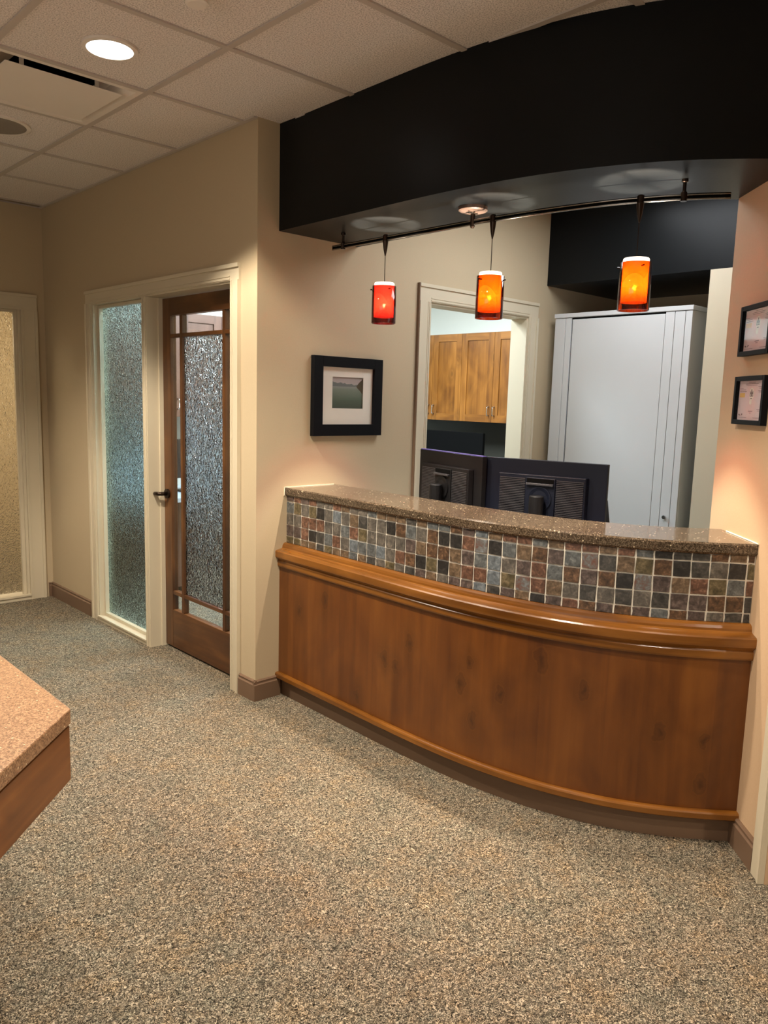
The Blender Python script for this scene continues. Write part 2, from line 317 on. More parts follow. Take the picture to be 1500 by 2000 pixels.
def opal(name, s):
    m, nt, b = mat(name); nt.nodes.remove(b); out = nt.nodes['Material Output']
    tr = N(nt, 'ShaderNodeBsdfTransparent'); tr.inputs[0].default_value = (1.0, 0.86, 0.66, 1)
    tl = N(nt, 'ShaderNodeBsdfTranslucent'); tl.inputs[0].default_value = (0.17, 0.15, 0.12, 1)
    rf = N(nt, 'ShaderNodeBsdfRefraction'); rf.inputs['IOR'].default_value = 1.15; rf.inputs['Roughness'].default_value = 0.45
    em = N(nt, 'ShaderNodeEmission'); em.inputs[0].default_value = (1.0, 0.93, 0.78, 1); em.inputs[1].default_value = s
    a = N(nt, 'ShaderNodeMixShader'); a.inputs[0].default_value = 0.94; nt.links.new(tr.outputs[0], a.inputs[1]); nt.links.new(tl.outputs[0], a.inputs[2])
    a2 = N(nt, 'ShaderNodeMixShader'); a2.inputs[0].default_value = 0.05; nt.links.new(a.outputs[0], a2.inputs[1]); nt.links.new(rf.outputs[0], a2.inputs[2])
    ad = N(nt, 'ShaderNodeAddShader'); nt.links.new(a2.outputs[0], ad.inputs[0]); nt.links.new(em.outputs[0], ad.inputs[1])
    nt.links.new(ad.outputs[0], out.inputs[0]); return m
M['opal'] = opal('lit_opal_glass', 0.80)
M['amber'] = clear_glass('orange_tinted_glass', (0.68, 0.165, 0.025), 1.5, edge=True)
M['red'] = clear_glass('red_tinted_glass', (0.62, 0.095, 0.075), 1.5, edge=True)
def lake():
    m, nt, b = mat('lake_photo_print')
    tc = N(nt, 'ShaderNodeTexCoord'); sx = N(nt, 'ShaderNodeSeparateXYZ'); nt.links.new(tc.outputs['UV'], sx.inputs[0])
    n = N(nt, 'ShaderNodeTexNoise'); n.inputs['Scale'].default_value = 9; n.inputs['Detail'].default_value = 5; nt.links.new(tc.outputs['UV'], n.inputs['Vector'])
    u, v = sx.outputs[0], sx.outputs[1]
    g = ramp(nt, [(0.0, (0.02, 0.05, 0.04)), (0.25, (0.05, 0.10, 0.075)), (0.6, (0.17, 0.22, 0.18)), (0.68, (0.24, 0.27, 0.25)), (0.70, (0.42, 0.38, 0.37)), (1.0, (0.40, 0.34, 0.34))])
    nt.links.new(v, g.inputs[0])
    wob = mth(nt, 'MULTIPLY', mth(nt, 'SUBTRACT', n.outputs['Fac'], 0.5), 0.14)
    top = mth(nt, 'ADD', mth(nt, 'SUBTRACT', 0.83, mth(nt, 'MULTIPLY', u, 0.10)), wob)
    hill = mth(nt, 'MULTIPLY', mth(nt, 'LESS_THAN', v, top), mth(nt, 'GREATER_THAN', v, 0.69))
    c = mixc(nt, hill, g.outputs[0], (0.13, 0.155, 0.16))
    d = mth(nt, 'ADD', mth(nt, 'ABSOLUTE', mth(nt, 'SUBTRACT', v, 0.71)), wob)
    tree = mth(nt, 'GREATER_THAN', mth(nt, 'SUBTRACT', u, 0.76), d)
    c = mixc(nt, tree, c, (0.045, 0.035, 0.018))
    nt.links.new(c, b.inputs['Base Color']); b.inputs['Roughness'].default_value = 0.4; return m
M['lake'] = lake()
def certpaper():
    m, nt, b = mat('pink_certificate_paper')
    tc = N(nt, 'ShaderNodeTexCoord'); sx = N(nt, 'ShaderNodeSeparateXYZ'); nt.links.new(tc.outputs['UV'], sx.inputs[0])
    n = N(nt, 'ShaderNodeTexNoise'); n.inputs['Scale'].default_value = 3; nt.links.new(tc.outputs['UV'], n.inputs['Vector'])
    r = ramp(nt, [(0.0, (0.66, 0.60, 0.66)), (0.45, (0.76, 0.53, 0.54)), (0.6, (0.76, 0.55, 0.56)), (1.0, (0.58, 0.58, 0.66))])
    nt.links.new(mth(nt, 'ADD', sx.outputs[0], mth(nt, 'MULTIPLY', mth(nt, 'SUBTRACT', n.outputs['Fac'], 0.5), 0.5)), r.inputs[0])
    nt.links.new(r.outputs[0], b.inputs['Base Color']); b.inputs['Roughness'].default_value = 0.6; return m
M['cert'] = certpaper()

# ------------------------------------------------------------------ mesh helpers
def link(name, bm, m, parent=None, smooth=False, bevel=0.0):
    org = Vector((0, 0, 0))
    if parent is not None: org = Vector(parent.get('_org', (0, 0, 0)))
    me = bpy.data.meshes.new(name)
    bmesh.ops.recalc_face_normals(bm, faces=bm.faces)
    if org.length: bmesh.ops.translate(bm, verts=bm.verts, vec=-org)
    bm.to_mesh(me); bm.free()
    if smooth:
        for p in me.polygons: p.use_smooth = True
    me.materials.append(M[m] if isinstance(m, str) else m)
    o = bpy.data.objects.new(name, me); C.objects.link(o)
    if parent is not None: o.parent = parent; o['_org'] = tuple(org)
    if bevel:
        b = o.modifiers.new('bevel', 'BEVEL'); b.width = bevel; b.segments = 2; b.limit_method = 'ANGLE'
    return o
def empty(name, loc=(0, 0, 0)):
    o = bpy.data.objects.new(name, None); C.objects.link(o); o.location = loc; o['_org'] = tuple(loc); o.empty_display_size = 0.1
    return o
def tag(o, label, cat, group=None):
    o['label'] = label; o['category'] = cat
    if group: o['group'] = group
    return o
def structure(o, label=None):
    o['kind'] = 'structure'
    if label: o['label'] = label
    return o
def bx(bm, x0, x1, y0, y1, z0, z1):
    vs_ = [bm.verts.new((x, y, z)) for z in (z0, z1) for y in (y0, y1) for x in (x0, x1)]
    for f in ((0, 1, 3, 2), (4, 6, 7, 5), (0, 4, 5, 1), (1, 5, 7, 3), (3, 7, 6, 2), (2, 6, 4, 0)):
        bm.faces.new([vs_[i] for i in f])
    return bm
def boxes(*bs):
    bm = bmesh.new()
    for b in bs: bx(bm, *b)
    return bm
def tube(bm, pts, r, seg=10, cap=True):
    pts = [Vector(p) for p in pts]; rings = []
    rr = r if isinstance(r, (list, tuple)) else [r]*len(pts)
    for i, p in enumerate(pts):
        t = (pts[min(i+1, len(pts)-1)] - pts[max(i-1, 0)]).normalized()
        a = t.orthogonal() if abs(t.z) > 0.9 else t.cross(Vector((0, 0, 1)))
        if abs(t.z) > 0.9: a = Vector((1, 0, 0)) - t*t.x
        a.normalize(); b = t.cross(a).normalized()
        rings.append([bm.verts.new(p + (a*math.cos(k*2*PI/seg) + b*math.sin(k*2*PI/seg))*rr[i]) for k in range(seg)])
    for i in range(len(rings)-1):
        for k in range(seg):
            bm.faces.new((rings[i][k], rings[i][(k+1) % seg], rings[i+1][(k+1) % seg], rings[i+1][k]))
    if cap: bm.faces.new(rings[0][::-1]); bm.faces.new(rings[-1])
    return bm
def lathe(bm, c, prof, seg=32, closed=False):
    rings = [[bm.verts.new((c[0]+r*math.cos(k*2*PI/seg), c[1]+r*math.sin(k*2*PI/seg), z)) for k in range(seg)] for r, z in prof]
    n = len(rings)
    for i in range(n if closed else n-1):
        a, b = rings[i], rings[(i+1) % n]
        for k in range(seg): bm.faces.new((a[k], a[(k+1) % seg], b[(k+1) % seg], b[k]))
    if not closed:
        if prof[0][0] > 1e-6: bm.faces.new(rings[0][::-1])
        if prof[-1][0] > 1e-6: bm.faces.new(rings[-1])
    return bm
def prism(bm, poly, z0, z1):
    a = [bm.verts.new((*p, z0)) for p in poly]; b = [bm.verts.new((*p, z1)) for p in poly]
    n = len(poly)
    for i in range(n): bm.faces.new((a[i], a[(i+1) % n], b[(i+1) % n], b[i]))
    bm.faces.new(a[::-1]); bm.faces.new(b); return bm
def xform(bm, mx): bmesh.ops.transform(bm, matrix=mx, verts=bm.verts); return bm

# ------------------------------------------------------------------ key planes (metres)
XW = 2.12; YP = 3.118; YE = 5.74; ZC = 2.74; CD = 1.69; T = 0.12      # CD: diagonal wall is x - y = CD
ZS = 2.27
# reference front curve of the counter (plan)
CP = [(2.300, 3.60), (2.291, 3.118), (2.282, 2.6), (2.277, 2.1), (2.301, 1.78), (2.366, 1.50), (2.490, 1.24), (2.702, 0.985), (3.05, 0.66)]
def catmull(P, n=24):
    out = []
    for i in range(1, len(P)-2):
        p0, p1, p2, p3 = [Vector(P[i+k]) for k in (-1, 0, 1, 2)]
        for k in range(n):
            t = k/n
            out.append(0.5*((2*p1) + (p2-p0)*t + (2*p0-5*p1+4*p2-p3)*t*t + (3*p1-p0-3*p2+p3)*t**3))
    out.append(Vector(P[-2])); return out
REF = catmull([(2.305, 4.2)] + CP + [(3.5, 0.3)])
def offset_line(d, n=60, c=CD, yp=YP):
    """polyline offset outwards (towards the lobby) by d, trimmed at picture wall and diagonal wall"""
    pts = []
    for i, p in enumerate(REF):
        t = (REF[min(i+1, len(REF)-1)] - REF[max(i-1, 0)]).normalized()
        pts.append(p + Vector((t.y, -t.x))*d)
    def cut(f, pts):
        for i in range(len(pts)-1):
            a, b = f(pts[i]), f(pts[i+1])
            if a > 0 >= b: return [pts[i] + (pts[i+1]-pts[i])*(a/(a-b))] + pts[i+1:]
        return pts
    pts = cut(lambda p: p.y - yp, pts)
    pts = cut(lambda p: c - (p.x - p.y), pts[::-1])[::-1] if False else pts
    out = [pts[0]]
    for i in range(1, len(pts)):
        f0, f1 = c - (pts[i-1].x - pts[i-1].y), c - (pts[i].x - pts[i].y)
        if f0 > 0 >= f1: out.append(pts[i-1] + (pts[i]-pts[i-1])*(f0/(f0-f1))); break
        out.append(pts[i])
    L = [0]
    for i in range(1, len(out)): L.append(L[-1] + (out[i]-out[i-1]).length)
    res = []
    for k in range(n+1):
        s = L[-1]*k/n; j = 1
        while j < len(L)-1 and L[j] < s: j += 1
        f = (s-L[j-1])/max(1e-9, L[j]-L[j-1]); res.append(out[j-1] + (out[j]-out[j-1])*f)
    return res, L[-1]
# which side is outwards?  (towards smaller x)
_t = (REF[30]-REF[29]).normalized(); OUT = -1 if _t.y > 0 else 1
if (Vector((_t.y, -_t.x))).x > 0:
    _old = offset_line
    def offset_line(d, n=60, c=CD, yp=YP): return _old(-d, n, c, yp)
def sweep(prof, n=60, c=CD, yp=YP):
    """prof: closed list of (offset, z); returns bm with uv (arc length, profile length)"""
    bm = bmesh.new(); uvl = bm.loops.layers.uv.new('UVMap')
    cols = []; cache = {}
    for d, z in prof:
        if d not in cache: cache[d] = offset_line(d, n, c, yp)
        cols.append([bm.verts.new((p.x, p.y, z)) for p in cache[d][0]])
    Lr = offset_line(0, n, c, yp)[1]; m = len(prof); pl = [0]
    for i in range(m):
        a, b = prof[i], prof[(i+1) % m]; pl.append(pl[-1] + math.hypot(a[0]-b[0], a[1]-b[1]))
    for i in range(m):
        a, b = cols[i], cols[(i+1) % m]
        for k in range(n):
            f = bm.faces.new((a[k], a[k+1], b[k+1], b[k]))
            for l, (u, v) in zip(f.loops, ((k/n*Lr, pl[i]), ((k+1)/n*Lr, pl[i]), ((k+1)/n*Lr, pl[i+1]), (k/n*Lr, pl[i+1]))): l[uvl].uv = (u, v)
    bm.faces.new([cc[0] for cc in cols]); bm.faces.new([cc[-1] for cc in cols][::-1])
    return bm

# ================================================================== SETTING
structure(link('floor', boxes((-2.6, 6.0, -2.6, 8.6, -0.05, 0.0)), 'carpet'), 'speckled brown and grey loop pile carpet')
structure(link('ceiling', boxes((-2.6, 6.0, -2.6, 8.6, 2.80, 2.86)), 'tile'))
ceil_ = bpy.data.objects['ceiling']
# ---- suspended ceiling: tees and tiles of the lobby (grid 0.61 m)
GX = [1.64 + 0.61*k for k in range(-7, 3)]; GY = [3.215 + 0.61*k for k in range(-9, 5)]
bmt = bmesh.new(); bx(bmt, -0.293, 0.293, -0.293, 0.293, 0, 0.012)
tile_me = None
def cell_tile(x0, x1, y0, y1):
    global tile_me
    full = abs(x1-x0-0.61) < 1e-6 and abs(y1-y0-0.61) < 1e-6
    if full and tile_me is not None:
        o = bpy.data.objects.new('ceiling_tile', tile_me); C.objects.link(o)
    else:
        bm = bmesh.new(); hx, hy = (x1-x0)/2-0.011, (y1-y0)/2-0.011
        bx(bm, -hx, hx, -hy, hy, 0, 0.012)
        o = link('ceiling_tile', bm, 'tile')
        if full: tile_me = o.data
    o.location = ((x0+x1)/2, (y0+y1)/2, ZC+0.004); o.parent = ceil_
    return o
hole_cells = set()
for i in range(len(GX)-1):
    for j in range(len(GY)-1):
        x0, x1, y0, y1 = GX[i], GX[i+1], GY[j], GY[j+1]
        if y1 < 0.7 or x1 < -0.3: continue
        if x0 > 2.2 and y1 > 3.3: continue
        if i == 6 and j == 9: continue                       # diffuser cell (x 1.03-1.64, y 3.215-3.825)
        if x0 > 1.6 and y0 > 3.0: x1 = XW-0.001
        if y1 > YE: y1 = YE-0.001
        if y0 > YE-0.05: continue
        cell_tile(x0, x1, y0, y1)
bm = bmesh.new()
for x in GX[3:8]: bx(bm, x-0.0125, x+0.0125, 0.7, YE-0.001, ZC-0.002, ZC+0.0035)
structure(link('ceiling_tee', bm, 'tee', ceil_))
bm = bmesh.new(); bx(bm, GX[8]-0.0125, GX[8]+0.0125, 0.7, YP-0.12, ZC-0.002, ZC+0.0035)
link('ceiling_tee', bm, 'tee', ceil_)
bm = bmesh.new()
for y in GY[5:]:
    if y > YE: continue
    bx(bm, -0.3, (XW-0.001) if y > 3.1 else 2.86, y-0.0125, y+0.0125, ZC-0.0022, ZC+0.0033)
link('ceiling_tee', bm, 'tee', ceil_)
bm = boxes((XW-0.022, XW-0.0005, YP, YE, ZC-0.003, ZC+0.003), (-0.3, XW, YE-0.022, YE-0.0005, ZC-0.0028, ZC+0.0028))
link('wall_angle', bm, 'tee', ceil_)
# ---- walls
def wall(name, bm, m='wall', label=None): return structure(link(name, bm, m), label)
HD = 2.05
wall('wall_left', boxes((XW, XW+T, YP, 3.33, 0, 2.8), (XW, XW+T, 4.94, YE+T, 0, 2.8), (XW, XW+T, 3.33, 4.94, HD, 2.8)))
wall('wall_picture', boxes((XW+T, 3.28, YP, YP+T, 0, 2.8), (4.20, 5.85, YP, YP+T, 0, 2.8), (3.28, 4.20, YP, YP+T, HD+0.005, 2.8)))
wall('wall_far', boxes((-2.6, 1.02, YE, YE+T, 0, 2.8), (1.957, XW, YE, YE+T, 0, 2.8), (1.02, 1.957, YE, YE+T, 2.044, 2.8)))
# diagonal wall with the certificates: a prism along x - y = CD
DE = (2.545, 0.855)         # where the casing of the near opening starts
wall('wall_right', prism(bmesh.new(), [(2.99, 1.30), (2.50, 0.81), (2.62, 0.69), (3.16, 1.18), (5.2, 1.18), (5.2, 1.30)], 0, 2.8), 'wall_warm_lit')
wall('wall_column', boxes((4.39, 5.3, 1.30, 2.03, 0, ZS)), 'trim')
wall('wall_alcove', boxes((5.3, 5.42, 1.30, YP, 0, 2.8)), 'wall')
wall('wall_near', boxes((2.55, 2.67, -2.6, 0.72, 0, 2.8)), 'wall_warm_lit')
wall('wall_behind', boxes((-2.6, 2.67, -2.72, -2.6, 0, 2.8)))
wall('wall_opposite', boxes((-2.72, -2.6, -2.72, YE, 0, 2.8)))
# side room and corridor shells
wall('wall_side_back', boxes((5.85, 5.97, YP+T, 6.0, 0, 2.8)), 'wall_cool')
wall('wall_side_end', boxes((XW+T, 5.85, YE+T, YE+2*T, 0, 2.8)), 'wall_cool')
wall('wall_corridor', boxes((-0.6, 2.9, 8.2, 8.32, 0, 2.8), (-0.72, -0.6, YE+T, 8.2, 0, 2.8), (2.9, 3.02, YE+2*T, 8.2, 0, 2.8)))
# ---- black soffits
structure(link('trim_soffit', sweep([(0.05, ZS), (0.05, ZC+0.003), (-0.44, ZC+0.003), (-0.44, ZS)], 80), 'soffit'), 'black curved soffit over the reception counter')
structure(link('trim_soffit_rear', boxes((4.39, 5.299, 1.30, YP-0.0005, ZS+0.0005, ZC+0.05)), 'soffit'), 'black boxed soffit above the white cabinet')
# ---- baseboards
def baseboard(name, a, b, nrm):
    """a->b along the wall foot; nrm points into the room"""
    a, b, n = Vector((*a, 0)), Vector((*b, 0)), Vector((*nrm, 0)).normalized()
    bm = bmesh.new(); prof = [(0, 0), (0.016, 0), (0.016, 0.082), (0.011, 0.088), (0.011, 0.094), (0.013, 0.099), (0.008, 0.105), (0, 0.105)]
    r1 = [bm.verts.new(a + n*d + Vector((0, 0, z))) for d, z in prof]; r2 = [bm.verts.new(b + n*d + Vector((0, 0, z))) for d, z in prof]
    k = len(prof)
    for i in range(k): bm.faces.new((r1[i], r1[(i+1) % k], r2[(i+1) % k], r2[i]))
    bm.faces.new(r1[::-1]); bm.faces.new(r2)
    return structure(link(name, bm, 'base'))
baseboard('baseboard_left', (XW, 5.05), (XW, YE-0.0005), (-1, 0))
baseboard('baseboard_corner', (XW, 3.105), (XW, 3.249), (-1, 0))
baseboard('baseboard_picture', (XW-0.0155, YP), (2.262, YP), (0, -1))
baseboard('baseboard_right', (2.548, 0.858), (2.69, 1.00), (-1, 1))
baseboard('baseboard_far', (2.088, YE), (XW-0.017, YE), (0, -1))
# ---- casings
def casing_set(name, axis, plane, out, a0, a1, ztop, wdt=0.078, z0=0.0, third=None):
    """axis 'x' : wall plane x=plane, runs in y.  out=-1: stands out towards smaller coordinate"""
    e = structure(empty(name, (plane, a0, 0) if axis == 'x' else (a0, plane, 0)))
    def seg(h0, h1, z0_, z1_, d0, d1):
        p0, p1 = sorted((plane + out*d0, plane + out*d1))
        return (p0, p1, h0, h1, z0_, z1_) if axis == 'x' else (h0, h1, p0, p1, z0_, z1_)
    def leg(s, inner):        # s=+1 outward direction is +
        h = lambda u0, u1: tuple(sorted((inner + s*u0, inner + s*u1)))
        return boxes(seg(*h(0, wdt), z0, ztop, 0.0005, 0.012), seg(*h(wdt-0.018, wdt), z0, ztop + 0.0, 0.012, 0.020),
                     seg(*h(0.004, 0.012), z0, ztop, 0.012, 0.015), seg(*h(0.018, 0.024), z0, ztop, 0.012, 0.0145))
    link('casing', leg(-1, a0), 'trim', e); link('casing', leg(1, a1), 'trim', e)
    A, B = a0-wdt, a1+wdt
    link('head_casing', boxes(seg(A, B, ztop, ztop+wdt, 0.0005, 0.012), seg(A, B, ztop+wdt-0.018, ztop+wdt, 0.012, 0.020),
                              seg(a0, a1, ztop+0.004, ztop+0.012, 0.012, 0.015), seg(a0, a1, ztop+0.018, ztop+0.024, 0.012, 0.0145)), 'trim', e)
    return e
casing_set('trim_1', 'x', XW, -1, 3.33, 4.94, HD-0.002, 0.076)
casing_set('trim_2', 'y', YP, -1, 3.28, 4.20, HD+0.003, 0.095)
casing_set('trim_3', 'y', YE, -1, 1.02, 1.957, 2.042, 0.108)
# narrow brown strip along the left edge of the doorway casing, and near-opening casing on the diagonal wall
m45 = Matrix.Translation((2.545, 0.855, 0)) @ Matrix.Rotation(math.radians(45), 4, 'Z')
bm = boxes((-0.062, 0.0, 0.0005, 0.016, 0, 2.1), (-0.060, -0.05, 0.016, 0.021, 0, 2.1)); xform(bm, m45)
structure(link('trim_4', bm, 'trim'))
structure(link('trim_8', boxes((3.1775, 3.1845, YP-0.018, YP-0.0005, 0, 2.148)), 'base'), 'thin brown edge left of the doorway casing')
# jamb liners of window_1 / door_1 and doorway
def liner(name, axis, p0, p1, a0, a1, ztop):
    e = structure(empty(name, (p0, a0, 0) if axis == 'x' else (a0, p0, 0)))
    def s(h0, h1, z0_, z1_): return (p0, p1, h0, h1, z0_, z1_) if axis == 'x' else (h0, h1, p0, p1, z0_, z1_)
    link('jamb', boxes(s(a0+0.0005, a0+0.012, 0, ztop-0.0005)), 'trim', e); link('jamb', boxes(s(a1-0.012, a1-0.0005, 0, ztop-0.0005)), 'trim', e)
    link('head_jamb', boxes(s(a0+0.012, a1-0.012, ztop-0.012, ztop-0.0005)), 'trim', e); return e
liner('trim_5', 'x', XW-0.002, XW+T+0.002, 3.33, 4.94, HD)
liner('trim_6', 'y', YP-0.002, YP+T+0.002, 3.28, 4.20, HD+0.005)
structure(link('trim_7', boxes((XW-0.012, XW+T, 4.196, 4.244, 0, HD-0.013), (XW-0.018, XW-0.012, 4.200, 4.208, 0, HD-0.013), (XW-0.018, XW-0.012, 4.232, 4.240, 0, HD-0.013),
                               (XW+0.06, XW+T, 4.186, 4.196, 0, HD-0.013)), 'trim'), 'cream mullion post between the sidelight and the door')
# ---- sidelight (window_1)
w1 = structure(empty('window_1', (2.17, 4.6, 0)), 'tall textured glass sidelight left of the wooden door')
link('pane', boxes((2.176, 2.182, 4.246, 4.926, 0.045, 2.03)), 'rain', w1)
link('window_sill', boxes((XW-0.012, XW+T, 4.2445, 4.9275, 0.0, 0.03), (XW-0.018, XW+0.006, 4.2445, 4.9275, 0.024, 0.034)), 'trim', w1)
link('glazing_stop', boxes((2.150, 2.175, 4.246, 4.926, 0.0305, 0.05)), 'trim', w1)
link('glazing_stop', boxes((2.150, 2.175, 4.908, 4.9275, 0.0505, 2.018)), 'trim', w1)
link('glazing_stop', boxes((2.150, 2.175, 4.246, 4.256, 0.0505, 2.018)), 'trim', w1)
link('glazing_stop', boxes((2.150, 2.175, 4.246, 4.926, 2.0185, 2.036)), 'trim', w1)
# ---- far window (window_2)
w2 = structure(empty('window_2', (1.5, YE+0.06, 0)), 'textured glass sidelight with warm light behind on the far wall')
link('pane', boxes((1.04, 1.937, YE+0.055, YE+0.061, 0.05, 2.035)), 'rain_warm', w2)
link('window_sill', boxes((1.021, 1.956, YE-0.012, YE+T, 0.0, 0.034), (1.021, 1.956, YE-0.02, YE+0.004, 0.026, 0.04)), 'trim', w2)
link('glazing_stop', boxes((1.918, 1.9565, YE+0.03, YE+0.054, 0.0345, 2.043)), 'trim', w2)
link('glazing_stop', boxes((1.94, 1.9565, YE+0.004, YE+0.03, 0.0345, 2.043)), 'trim', w2)
link('glazing_stop', boxes((1.0215, 1.045, YE+0.03, YE+0.054, 0.0345, 2.043)), 'trim', w2)
link('glazing_stop', boxes((1.046, 1.917, YE+0.03, YE+0.054, 2.025, 2.043)), 'trim', w2)
# ---- wooden door (door_1): x 2.205-2.243, y 3.345-4.185
d1 = structure(empty('door_1', (2.22, 3.345, 0)), 'knotty wood door with prairie style glazing and a textured centre pane')
DX0, DX1, DY0, DY1, DZ0, DZ1 = 2.203, 2.241, 3.346, 4.184, 0.012, 2.032
link('stile', boxes((DX0, DX1, 4.098, DY1, DZ0, DZ1)), 'door_v', d1, bevel=0.002)
link('stile', boxes((DX0, DX1, DY0, 3.432, DZ0, DZ1)), 'door_v', d1, bevel=0.002)
link('top_rail', boxes((DX0, DX1, 3.4325, 4.0975, 1.935, DZ1)), 'door_h', d1, bevel=0.002)
link('bottom_rail', boxes((DX0, DX1, 3.4325, 4.0975, DZ0, 0.238)), 'door_h', d1, bevel=0.002)
for y in (3.545, 3.985):
    link('muntin', boxes((DX0+0.002, DX1-0.002, y-0.013, y+0.013, 0.2385, 1.9345)), 'door_v', d1, bevel=0.003)
for z in (0.342, 1.824):
    for ya, yb in ((3.4325, 3.5315), (3.5585, 3.9715), (3.9985, 4.0975)):
        link('muntin', boxes((DX0+0.002, DX1-0.002, ya, yb, z-0.011, z+0.011)), 'door_h', d1, bevel=0.003)
gx0, gx1 = DX0+0.017, DX0+0.022
for ya, yb in ((3.4325, 3.5315), (3.5585, 3.9715), (3.9985, 4.0975)):
    for za, zb in ((0.2385, 0.3305), (0.3535, 1.8125), (1.8355, 1.9345)):
        big = ya > 3.5 and yb < 3.98 and zb > 1 and za < 1
        link('pane', boxes((gx0, gx1, ya, yb, za, zb)), 'rain_coarse' if big else 'glass', d1)
hd = link('door_handle', tube(bmesh.new(), [(DX0-0.0005, 4.142, 0.925), (DX0-0.012, 4.142, 0.925)], 0.028, 24), 'bronze', d1, smooth=False)
link('lever', tube(bmesh.new(), [(DX0-0.012, 4.142, 0.925), (DX0-0.045, 4.142, 0.926), (DX0-0.056, 4.150, 0.926), (DX0-0.058, 4.175, 0.925), (DX0-0.056, 4.215, 0.921), (DX0-0.052, 4.245, 0.918)],
                   [0.011, 0.011, 0.012, 0.011, 0.010, 0.008], 12), 'bronze', hd, smooth=True)
# strike plate shadow plate on jamb
# ================================================================== RECEPTION DESK
desk = tag(empty('reception_desk', (2.45, 2.1, 0)), 'curved reception desk with stained wood front and slate mosaic band', 'desk')
link('kickboard', sweep([(0.018, 0.0), (0.018, 0.088), (-0.03, 0.088), (-0.03, 0.0)]), 'base', desk)['label'] = 'brown recessed kickboard'
link('front_panel', sweep([(0.030, 0.1215), (0.030, 0.668), (0.012, 0.668), (0.012, 0.1215)]), 'panel', desk)
link('ledge_moulding', sweep([(0.047, 0.091), (0.052, 0.096), (0.052, 0.114), (0.049, 0.119), (0.042, 0.121), (-0.02, 0.121), (-0.02, 0.0885), (0.030, 0.0885)]), 'mould', desk)
link('rail_moulding', sweep([(-0.012, 0.668), (0.040, 0.668), (0.042, 0.674), (0.042, 0.694), (0.038, 0.700), (0.046, 0.708), (0.055, 0.716), (0.056, 0.722), (0.056, 0.745), (0.052, 0.750),
                             (0.020, 0.756), (0.014, 0.760), (0.013, 0.768), (0.009, 0.777), (0.003, 0.782), (-0.003, 0.784), (-0.0115, 0.784), (-0.012, 0.75)]), 'mould', desk)
link('core', sweep([(-0.026, 0.122), (-0.026, 1.0185), (-0.10, 1.0185), (-0.10, 0.122)], 40), 'trim', desk)
link('grout', sweep([(-0.0125, 0.7845), (-0.0125, 1.0185), (-0.0255, 1.0185), (-0.0255, 0.7845)]), 'grout', desk)
# mosaic: every tile its own object on the curve
ROWS = ["MRMRGGRTGGBTTTDTBBNMLTRRBTRRTRBKDDNTN",
        "BOGOKGLGTDGGKNBGNKKRXKBTNMBXDTONKDGKO",
        "GGRRRGGBROGGGGMTNNTMBLGMRBNMNKXMTROBR",
        "MMRKDBRGLBBLGRNKOKTRRLOXRTGDGDGDMMNND",
        "OOTTDOTTBTDGOGDMTGMMLDMTKMRNMNMBNMGDD"]
line, L = offset_line(-0.0125, 400)
pitch = L/36.42
ZR = [(0.992, 1.018), (0.934, 0.9885), (0.8765, 0.9305), (0.819, 0.873), (0.7845, 0.8155)]
tile_meshes = {}
def slate_mesh(wd, ht, v):
    key = (round(wd, 4), round(ht, 4), v)
    if key not in tile_meshes:
        rnd = random.Random(v*17+int(ht*1000)); bm = bmesh.new(); j = lambda: rnd.uniform(-0.0013, 0.0013)
        out = []
        for cx, cz in ((-1, -1), (0, -1), (1, -1), (1, 0), (1, 1), (0, 1), (-1, 1), (-1, 0)): out.append((cx*wd/2 + j(), cz*ht/2 + j()))
        b = [bm.verts.new((x, 0, z)) for x, z in out]; f = [bm.verts.new((x, -0.0022, z)) for x, z in out]; t = [bm.verts.new((x*0.955, -0.0034, z*0.955)) for x, z in out]
        for A, B in ((b, f), (f, t)):
            for i in range(8): bm.faces.new((A[i], A[(i+1) % 8], B[(i+1) % 8], B[i]))
        bm.faces.new(t); bm.faces.new(b[::-1]); bmesh.ops.recalc_face_normals(bm, faces=bm.faces)
        me = bpy.data.meshes.new('tile'); bm.to_mesh(me); bm.free(); me.materials.append(SL['G']); tile_meshes[key] = me
    return tile_meshes[key]
def at_s(s):
    f = s/L*400; i = min(399, int(f)); p = line[i] + (line[i+1]-line[i])*(f-i); t = (line[i+1]-line[i]).normalized(); return p, t
for r, (z0, z1) in enumerate(ZR):
    for c in range(37):
        s0 = c*pitch; s1 = min((c+1)*pitch, L)
        wd = s1-s0-0.0052
        p, t = at_s((s0+s1)/2)
        ht = z1-z0-0.0014
        v = (r*7 + c*3) % 5 if wd > 0.05 else 0
        me = slate_mesh(round(wd, 4), round(ht, 4), v)
        o = bpy.data.objects.new('tile', me); C.objects.link(o); o.parent = desk
        o.location = Vector((p.x, p.y, (z0+z1)/2)) - desk.location
        nrm = Vector((-t.y, t.x)) if (-t.y) < 0 else Vector((t.y, -t.x))      # outward
        o.rotation_euler = (random.uniform(-.008, .008), random.uniform(-.012, .012), math.atan2(nrm.y, nrm.x) + PI/2)
        o.location += Vector((nrm.x, nrm.y, 0))*0.0003
        o.material_slots[0].link = 'OBJECT'; o.material_slots[0].material = SL[ROWS[r][c]]
# inner work surface that carries the monitors
link('work_surface', sweep([(-0.105, 0.715), (-0.105, 0.74), (-0.93, 0.74), (-0.93, 0.715)], 30), 'worktop_grey', desk)
link('support_panel', boxes((3.10, 3.13, 1.65, 2.9, 0, 0.7145)), 'worktop_grey', desk)
